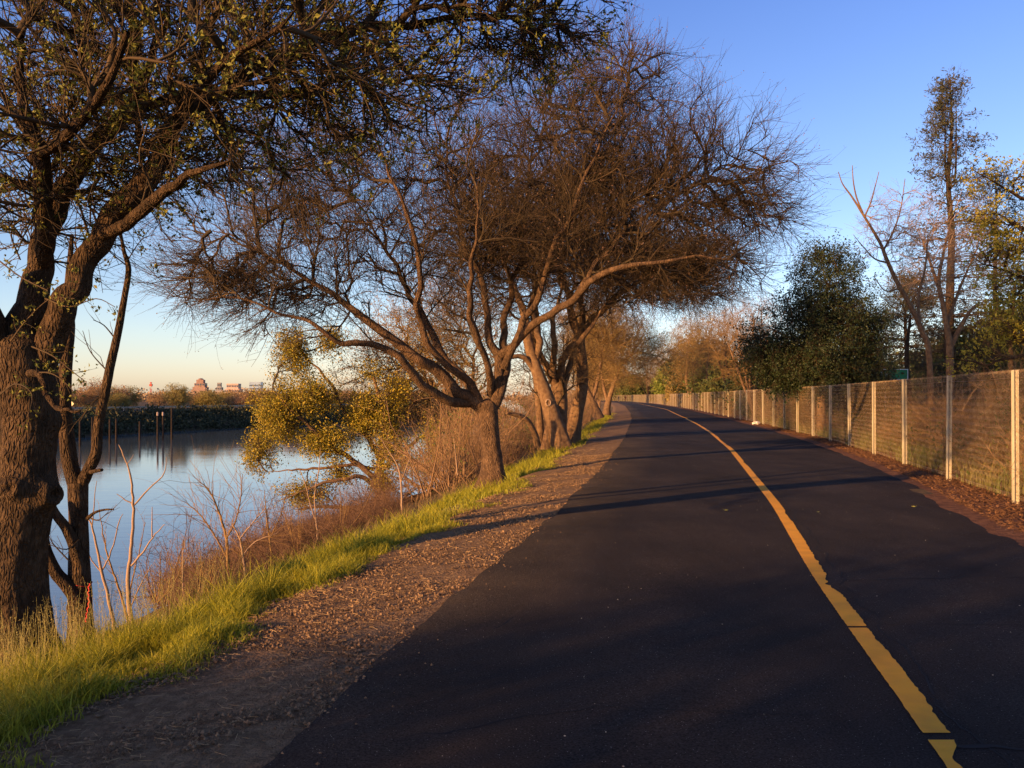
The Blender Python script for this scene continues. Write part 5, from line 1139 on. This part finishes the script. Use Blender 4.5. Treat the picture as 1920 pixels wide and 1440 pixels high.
# ------------------------------------------------------------------ far bank
def far_bank():
    rs = np.random.RandomState(77)
    # protos, built small and copied
    pr = []
    mats = [('far_leaf_tan', (.34, .20, .09), (.46, .30, .14)), ('far_leaf_olive', (.25, .21, .05), (.38, .29, .09)), ('far_leaf_red', (.32, .17, .10), (.44, .26, .16)), ('far_leaf_green', (.11, .12, .04), (.2, .17, .06))]
    FM = [mat(a, b, .8, island=c, trans=.15) for a, b, c in mats]
    labs = ['tan bare tree in the row on the far levee', 'olive tree in the row on the far levee', 'reddish bare tree in the row on the far levee', 'dark green tree in the row on the far levee']
    def proto(q, x, y):
        z = float(ground_z(x, y)); h = 6.5
        l = [(A([[x, y, z - .2], [x, y, z + 1.5], [x + .1, y, z + 3.5]]), [.25, .2, .1]), (A([[x, y, z + .8], [x + .8, y, z + 2.5], [x + 1.4, y, z + 4]]), [.14, .1, .05]), (A([[x, y, z + .8], [x - .8, y + .3, z + 2.5], [x - 1.4, y, z + 4]]), [.14, .1, .05])]
        t = make_tree('far_tree', l, [(A([x, y, z + h * .55]), A([2.9, 2.6, h * .42]), 3), (A([x + 1.4, y, z + h * .42]), A([1.9, 2, h * .3]), 1), (A([x - 1.6, y, z + h * .38]), A([1.8, 2, h * .28]), 1)], 260, 300 + q, M['bark_pale'], M['twig_red'], FM[q], 1900 if q in (1, 3) else 900, .22, 4, .22,
                      tw=(4, .8, 35), tw2=(2, .5, 35), rtw=.012, r_att=.014, sides=6)
        tag(t, labs[q], 'tree', 'trees in the row on the far levee'); return t
    n = 0; PR = {}
    for i in range(120):
        y = 105 + 235 * (i / 120.) + rs.normal() * 2; v = 17 + abs(rs.normal()) * 16; x = float(far_x(y)) - v
        q = int(rs.choice(4, p=[.36, .26, .24, .14])); px = 960 + x / y * F
        if px < -60 or px > 1000: continue
        where = 'left of the yellow diamond sign' if px < 125 else 'between the diamond sign and the red mast' if px < 280 else 'between the mast and the brick tower' if px < 360 else 'below the skyline towers' if px < 500 else 'behind the yellow green tree'
        kindw = ('tan bare tree', 'olive tree', 'reddish bare tree', 'dark green tree')[q]
        if q not in PR: PR[q] = proto(q, x, y); PR[q]['label'] = kindw + ' on the far levee ' + where; continue
        c = copy_tree(PR[q]); c['label'] = kindw + ' on the far levee ' + where; s = .42 + .4 * rs.rand() ** 1.5
        c.location = (x, y, float(ground_z(x, y)) - .1); c.rotation_euler = (0, 0, rs.rand() * 6.28); c.scale = (s * (1.2 + .5 * rs.rand()), s * 1.3, s)
    # a far wood closing the horizon behind them
    mb = MB(); N = 2600; th = rs.rand(N); X = -1500 + 3300 * th; Y = 420 + 260 * rs.rand(N) + np.abs(X) * .15
    r = 2.2 + 2.2 * rs.rand(N); C = np.stack([X, Y, -1.5 + r * .8], 1)
    leaves(mb, C, 1.3, rs, 46, 1.8, 0, .8)
    o = mb.build('far_wood', mat('far_wood_leaf', (.24, .16, .09), .9, island=(.36, .24, .13))); tag(o, 'brown far off wood along the horizon', 'wood', kind='stuff')
    # dark brush on the face of the far levee
    mb = MB(); N = 2300; Y = 95 + 210 * rs.rand(N); v = -.4 + 10.5 * rs.rand(N); X = far_x(Y) - v; C = np.stack([X, Y, ground_z(X, Y) + .5], 1)
    leaves(mb, C, .5, rs, 26, .55, 0, .6)
    o = mb.build('levee_scrub', mat('scrub_leaf', (.035, .045, .02), .8, island=(.08, .07, .03))); tag(o, 'dark scrub covering the steep face of the far levee', 'scrub', kind='stuff')
    # guard rail on the levee road
    gm = mat('guard_rail_steel', (.55, .47, .36), .5, (.42, .34, .26), 3, metal=.2)
    ys = np.arange(112, 240, 4.); P = np.stack([far_x(ys) - 13.0, ys, [float(ground_z(far_x(y) - 13.0, y)) + .72 for y in ys]], 1)
    root = empty('guard_rail', P[0] - A([0, 0, .7])); tag(root, 'long pale guard rail along the road on the far levee', 'guard rail')
    def child(mb, nm, m): o = mb.build(nm, m, root, False, root.location); o.location = (0, 0, 0); return o
    mb = MB(); d = nrm(np.gradient(P, axis=0)); nn = np.stack([-d[:, 1], d[:, 0], 0 * d[:, 0]], 1)
    prof = [(-.03, .16), (.05, .1), (-.03, .0), (.05, -.1), (-.03, -.16)]
    V = np.concatenate([P[:, None] + nn[:, None] * a + A([0, 0, b]) for a, b in prof], 1); k = len(P); idx = np.arange(k * 5).reshape(k, 5)
    mb.add(V.reshape(-1, 3), np.stack([idx[:-1, :-1], idx[:-1, 1:], idx[1:, 1:], idx[1:, :-1]], -1).reshape(-1, 4)); child(mb, 'rail', gm)
    pmb = None
    for i, p in enumerate(P):
        if pmb is None: mb = MB(); mb.box((p[0] - .12, p[1], p[2] - .3), (.15, .2, .95)); pmb = child(mb, 'post', gm); p0 = p
        else: c = pmb.copy(); COL.objects.link(c); c.parent = root; c.location = tuple(A(p) - A(p0))
    # yellow diamond sign
    y = 128; x = (133 - 960) / F * y; z = float(ground_z(x, y)); top = EYE + (HY - 757) / F * y
    root = empty('road_sign', (x, y, z)); tag(root, 'pale yellow diamond road sign on the far levee', 'sign')
    mb = MB(); mb.box((0, 0, (top - z) / 2), (.08, .08, top - z)); mb.build('pole', gm, root)
    mb = MB(); mb.box((0, -.08, top - z), (.72, .04, .72), ry=math.radians(45)); mb.build('sign_panel', mat('sign_yellow', (.85, .72, .36), .5, (.7, .58, .28), 2), root)
    # mooring piles in the river
    wm = mat('wet_pile', (.025, .018, .015), .9, (.04, .028, .02), 3, bump=.01, spec=.1); cm = mat('pile_cap', (.38, .27, .21), .8, (.28, .2, .16), 5)
    def pile(px, y, tops, lab, capd):
        x = (px - 960) / F * y; root = empty('mooring_pile', (x, y, WZ - 1)); tag(root, lab, 'mooring pile', 'mooring piles by the far bank')
        for dx, pt in tops:
            h = EYE + (HY - pt) / F * y - (WZ - 1); mb = MB(); limb(mb, A([[dx, 0, 0], [dx, 0, h / 2], [dx, 0, h]]), [.15, .14, .13], 10, .05, 2, cap=True, step=.6); mb.build('pile', wm, root, True)
            if capd: mb = MB(); limb(mb, A([[dx, 0, h - .02], [dx, 0, h + .25], [dx, 0, h + .5]]), [.16, .16, .13], 10, .03, 2, cap=True, step=.3); mb.build('pile_cap', cm, root, True)
    pile(300, 128, [(-.35, 779), (.45, 779)], 'pair of mooring piles with pale caps standing in the river', True)
    for px, pt, y, lab in ((150, 788, 112, 'dark pile nearest the left trunks'), (173, 782, 116, 'dark pile with a tall thin top'), (206, 786, 118, 'dark pile second from the left cluster'), (218, 785, 120, 'dark pile standing close to its left neighbour'), (262, 790, 126, 'dark lone pile between cluster and capped pair'), (322, 765, 130, 'tall leaning dark pile right of the capped pair')): pile(px, y, [(0, pt)], lab, False)
far_bank()

# skyline
def skyline():
    win = mat('dark_window_glass', (.05, .06, .08), .2, spec=.6)
    def bld(name, lab, px0, px1, ptop, Y, mwall, setbacks=(), floors=9, bays=7, cat='building', band=None, dome=False):
        x0, x1 = (px0 - 960) / F * Y, (px1 - 960) / F * Y; zt = EYE + (HY - ptop) / F * Y; zb = -3.; cx = (x0 + x1) / 2; w = x1 - x0; H = zt - zb
        root = empty(name, (cx, Y, zb)); tag(root, lab, cat)
        mb = MB(); mb.box((0, 0, H / 2), (w, w * .8, H))
        tiers = [(w, 0, H)]; z = H
        for fw, fh in setbacks: mb.box((0, 0, z + fh / 2 + .003), (w * fw, w * .8 * fw, fh)); tiers.append((w * fw, z, z + fh)); z += fh
        mb.build('wall', mwall, root)
        for tw_, z0, z1 in tiers:
            nf = max(1, int((z1 - z0 - 1) / 3.6)); wb = MB()
            for f in range(nf):
                if z0 + 1.4 + f * 3.6 + 2.2 > z1: break
                for sgn in (-1, 1):
                    nb = max(2, int(bays * tw_ / w))
                    for b in range(nb): wb.box((-tw_ / 2 + tw_ * (b + .5) / nb, sgn * tw_ * .4, z0 + 1.4 + f * 3.6 + 1.1), (tw_ / nb * .62, .3, 1.9)); wb.box((sgn * tw_ / 2, -tw_ * .4 + tw_ * .8 * (b + .5) / nb, z0 + 1.4 + f * 3.6 + 1.1), (.3, tw_ * .8 / nb * .62, 1.9))
            if wb.n: tag(wb.build('windows', band or win, root))
        mb = MB(); q = tiers[-1]; mb.box((0, 0, q[2] + .5), (q[0] * 1.02, q[0] * .82, 1.0)); mb.build('roof', mwall, root)
        if dome:
            mb = MB(); a = np.linspace(0, math.pi / 2, 6); rr = q[0] * .42; limb(mb, A([[0, 0, q[2] + 1 + rr * .55 * math.sin(t)] for t in a]), [max(.1, rr * math.cos(t)) for t in a], 14, 0, 1, step=2, cap=True); mb.build('dome', mwall, root, True)
    bk = mat('red_brick_wall', (.30, .19, .15), .9, (.25, .15, .12), .3); tn = mat('tan_concrete', (.52, .38, .29), .9, (.44, .32, .24), .2); gy = mat('grey_stone', (.27, .24, .24), .9, (.22, .2, .2), .2)
    gl = mat('blue_glass_tower', (.34, .42, .52), .25, (.26, .33, .42), .1, spec=.7); pk = mat('pink_stone', (.52, .36, .30), .9, (.45, .31, .26), .2)
    bld('office_tower', 'brown brick tower with stepped shoulders and rounded top on the skyline', 362, 391, 731, 900, bk, ((.82, 3), (.66, 4), (.45, 2.5)), dome=True)
    bld('office_tower', 'narrow dark stepped tower right of the brick one', 404, 419, 733, 950, gy, ((.75, 4), (.45, 4)), bays=5)
    bld('office_building', 'flat salmon building with a grey window band on the skyline', 425, 452, 729, 850, pk, ((.8, 4),), bays=9)
    bld('glass_tower', 'pale blue glass tower, rightmost on the skyline', 470, 491, 718, 1000, gl, (), bays=8)
    bld('office_building', 'low green roofed building half hidden behind far trees', 308, 333, 740, 760, mat('green_copper_roof', (.20, .24, .19), .8), (), bays=6)
    # red and white lattice mast
    y = 700; x = (283 - 960) / F * y; zt = EYE + (HY - 717) / F * y; root = empty('radio_mast', (x, y, -3)); tag(root, 'thin red and white mast rising above the far trees', 'mast')
    H = zt + 3; rd = mat('mast_red', (.50, .08, .05), .7); wh = mat('mast_white', (.75, .68, .62), .7)
    for i in range(6):
        mb = MB(); z0, z1 = H * i / 6, H * (i + 1) / 6; w0, w1 = .9 - .11 * i, .9 - .11 * (i + 1)
        for sx in (-1, 1):
            for sy in (-1, 1): tubes(mb, A([[[sx * w0, sy * w0, z0], [sx * w1, sy * w1, z1]]]), np.full((1, 2), .12), 4)
            tubes(mb, A([[[sx * w0, -w0, z0], [-sx * w1, -w1, z1]]]), np.full((1, 2), .08), 4)
        mb.build('mast_section', rd if i % 2 else wh, root)
    mb = MB(); mb.box((0, 0, H - 2.2), (2.0, 2.0, 1.8)); mb.box((0, 0, H - .2), (1.2, 1.2, .8)); mb.build('antenna_drum', rd, root)
skyline()

# ------------------------------------------------------------------ small things
def highway_sign():
    Y = 40; x = (1677 - 960) / F * Y; z = EYE + (HY - 702) / F * Y; zb = G(x, Y)
    root = empty('highway_sign', (x, Y, zb)); tag(root, 'green highway sign with white border seen between the trees beyond the fence', 'sign')
    gm = mat('sign_green', (.015, .22, .07), .5, (.012, .18, .06), 2); wm = mat('sign_white', (.75, .75, .70), .5); sm = mat('sign_steel', (.3, .3, .3), .5, metal=.6)
    w, h = 1.25, .5; zz = z - zb; mb = MB(); mb.box((0, 0, zz), (w, .05, h)); p = mb.build('sign_panel', gm, root)
    mb = MB()
    for s in (-1, 1): mb.box((0, -.029, zz + s * (h / 2 - .02)), (w, .012, .03)); mb.box((s * (w / 2 - .02), -.0295, zz), (.03, .012, h - .07))
    mb.build('border', wm, p)
    mb = MB()          # the legend cannot be read in the photograph: short white strokes where it stands
    for xx in (-.42, -.35, -.29, -.23): mb.box((xx, -.030, zz - .03), (.03, .01, .14))
    mb.box((-.32, -.0305, zz + .02), (.24, .01, .03)); mb.build('legend', wm, p)
    for s in (-1, 1): mb = MB(); mb.box((s * .4, .06, zz / 2 + .1), (.07, .06, zz + .2)); mb.build('post', sm, root)
highway_sign()

def fallen_leaves():
    lm = mat('fallen_leaf', (.22, .26, .05), .6, (.34, .30, .07), 30)
    for (px, py, r, lab) in ((1362, 961, .3, 'curled green leaf on the asphalt just left of the yellow line'), (1534, 964, 1.3, 'smallest fallen leaf, right of the yellow line'), (1712, 954, 2.2, 'curled leaf casting a shadow near the right side of the path')):
        x, y = gxy(px, py); rs = np.random.RandomState(px); s = .055 if px != 1534 else .035
        t = np.linspace(0, 1, 9); w = np.sin(t * np.pi) ** .7 * .5 * (1 + .35 * np.sin(t * 22)); V = []
        for a, b in zip(t, w):
            for q in (-1, -.5, 0, .5, 1): V.append([(a - .5), b * q, .42 * abs(q) ** 1.6 * b + .35 * (a - .4) ** 2])
        V = A(V) * s; idx = np.arange(45).reshape(9, 5); mb = MB(); mb.add(V, np.stack([idx[:-1, :-1], idx[:-1, 1:], idx[1:, 1:], idx[1:, :-1]], -1).reshape(-1, 4))
        st = A([[[-.5 * s, 0, .1 * s], [-.75 * s, 0, .25 * s], [-.95 * s, .05 * s, .5 * s]]]); tubes(mb, st, np.full((1, 3), .0012), 4)
        o = mb.build('fallen_leaf', lm, None, True); o.location = (x, y, .026); o.rotation_euler = (0, 0, r); tag(o, lab, 'leaf', 'leaves lying on the path')
fallen_leaves()

def litter():
    x, y = float(FE(47)) - .55, 47.0
    rs = np.random.RandomState(6); mb = MB(); n = 10; th = np.linspace(0, 2 * np.pi, n, endpoint=False); rows = []
    for k, (r, z) in enumerate(((.10, .0), (.16, .05), (.13, .12), (.05, .16))): rows.append(np.stack([np.cos(th) * r * (1 + .3 * rs.normal(size=n)) * 1.5, np.sin(th) * r * (1 + .3 * rs.normal(size=n)), z + .02 * rs.normal(size=n)], 1))
    V = A(rows); idx = np.arange(4 * n).reshape(4, n); mb.add(V.reshape(-1, 3), np.stack([idx[:-1], np.roll(idx[:-1], -1, 1), np.roll(idx[1:], -1, 1), idx[1:]], -1).reshape(-1, 4)); mb.add(V[-1][:8], [[0, 1, 2, 3], [0, 3, 4, 7], [7, 4, 5, 6]])
    o = mb.build('crumpled_paper', mat('white_litter', (.7, .62, .55), .8, (.55, .45, .38), 9)); o.location = (x, y, float(ground_z(x, y)) + .03); tag(o, 'crumpled pale scrap of litter at the foot of the fence', 'litter')
litter()

# two cyclists far along the path
def cyclist(px, py, Y, heading, shirt, lab_p, lab_b, skinc=(.35, .2, .13)):
    x = (px - 960) / F * Y; z = .02
    rt = empty('bicycle', (x, Y, z), heading); tag(rt, lab_b, 'bicycle')
    bm_ = mat('bicycle_paint', (.05, .05, .06), .4); rb = mat('tyre_rubber', (.02, .02, .02), .8); th = np.linspace(0, 2 * np.pi, 25)
    for dx in (-.5, .5):
        w = empty('wheel'); w.parent = rt
        mb = MB(); tubes(mb, np.stack([dx + .33 * np.cos(th), 0 * th, .34 + .33 * np.sin(th)], 1)[None], np.full((1, 25), .018), 6); mb.build('tyre', rb, w, True)
        mb = MB(); tubes(mb, np.stack([dx + .305 * np.cos(th), 0 * th, .34 + .305 * np.sin(th)], 1)[None], np.full((1, 25), .010), 4)
        for k in range(12): a = k * math.pi / 6; tubes(mb, A([[[dx, 0, .34], [dx + .3 * math.cos(a), 0, .34 + .3 * math.sin(a)]]]), np.full((1, 2), .002), 3)
        mb.build('rim', M['twig_grey'], w, True)
    mb = MB(); bb, st, hd, hb = [-.05, 0, .3], [-.18, 0, .86], [.36, 0, .80], [.33, 0, .9]
    for a, b in ((bb, st), (bb, hd), (A(st) * A([.9, 1, .92]), hd), ([-.5, 0, .34], bb), ([-.5, 0, .34], [-.16, 0, .78]), (hd, [.5, 0, .34])): tubes(mb, A([[a, b]]), np.full((1, 2), .017), 6)
    mb.build('frame', bm_, rt, True)
    mb = MB(); tubes(mb, A([[[.42, -.24, .98], [.36, -.1, .96], [.33, 0, .92], [.36, .1, .96], [.42, .24, .98]]]), np.full((1, 5), .013), 6); mb.build('handlebar', bm_, rt, True)
    mb = MB(); mb.box((-.2, 0, .90), (.26, .13, .05)); mb.build('saddle', rb, rt)
    # rider: one skinned body
    pr = empty('person', (x, Y, z), heading); tag(pr, lab_p, 'person')
    J = {'pelvis': (-.2, 0, .98, .13), 'waist': (-.1, 0, 1.15, .12), 'chest': (.02, 0, 1.38, .145), 'neck': (.1, 0, 1.52, .055), 'head': (.14, 0, 1.63, .085), 'crown': (.15, 0, 1.74, .07)}
    E = [('pelvis', 'waist'), ('waist', 'chest'), ('chest', 'neck'), ('neck', 'head'), ('head', 'crown')]
    for s, n_ in ((-1, 'r'), (1, 'l')):
        J.update({'sh' + n_: (.04, .18 * s, 1.42, .06), 'el' + n_: (.2, .24 * s, 1.18, .045), 'wr' + n_: (.38, .23 * s, 1.02, .032), 'ha' + n_: (.43, .22 * s, .99, .035)})
        J.update({'hi' + n_: (-.18, .1 * s, .95, .095), 'kn' + n_: (.14, .13 * s, .82 if s > 0 else .62, .062), 'an' + n_: (-.02, .12 * s, .42 if s > 0 else .24, .042), 'to' + n_: (.12, .12 * s, .37 if s > 0 else .18, .035)})
        E += [('chest', 'sh' + n_), ('sh' + n_, 'el' + n_), ('el' + n_, 'wr' + n_), ('wr' + n_, 'ha' + n_), ('pelvis', 'hi' + n_), ('hi' + n_, 'kn' + n_), ('kn' + n_, 'an' + n_), ('an' + n_, 'to' + n_)]
    ks = list(J); me = bpy.data.meshes.new('body'); me.from_pydata([J[k][:3] for k in ks], [(ks.index(a), ks.index(b)) for a, b in E], [])
    bo = bpy.data.objects.new('body', me); COL.objects.link(bo); bo.parent = pr
    sk = bo.modifiers.new('skin', 'SKIN'); bo.modifiers.new('sub', 'SUBSURF').render_levels = 1
    for k, v in zip(ks, me.skin_vertices[0].data): r = J[k][3]; v.radius = (r, r); v.use_root = (k == 'pelvis')
    me.materials.append(mat('rider_clothes', shirt, .9, tuple(c * .7 for c in shirt), 4))
    mb = MB(); limb(mb, A([[.10, 0, 1.68], [.13, 0, 1.73], [.16, 0, 1.79]]), [.105, .10, .05], 12, .02, 1, cap=True, step=.02); mb.build('helmet', mat('helmet_shell', (.06, .05, .05), .4), pr, True)
cyclist(1160, 753, 240, math.radians(-80), (.06, .05, .06), 'nearer cyclist in dark clothes riding on the far stretch of the path', 'bicycle under the nearer dark clothed rider')
cyclist(1173, 753, 246, math.radians(-84), (.16, .05, .035), 'cyclist in a dark red top riding behind the dark clothed rider', 'bicycle under the rider in the dark red top')
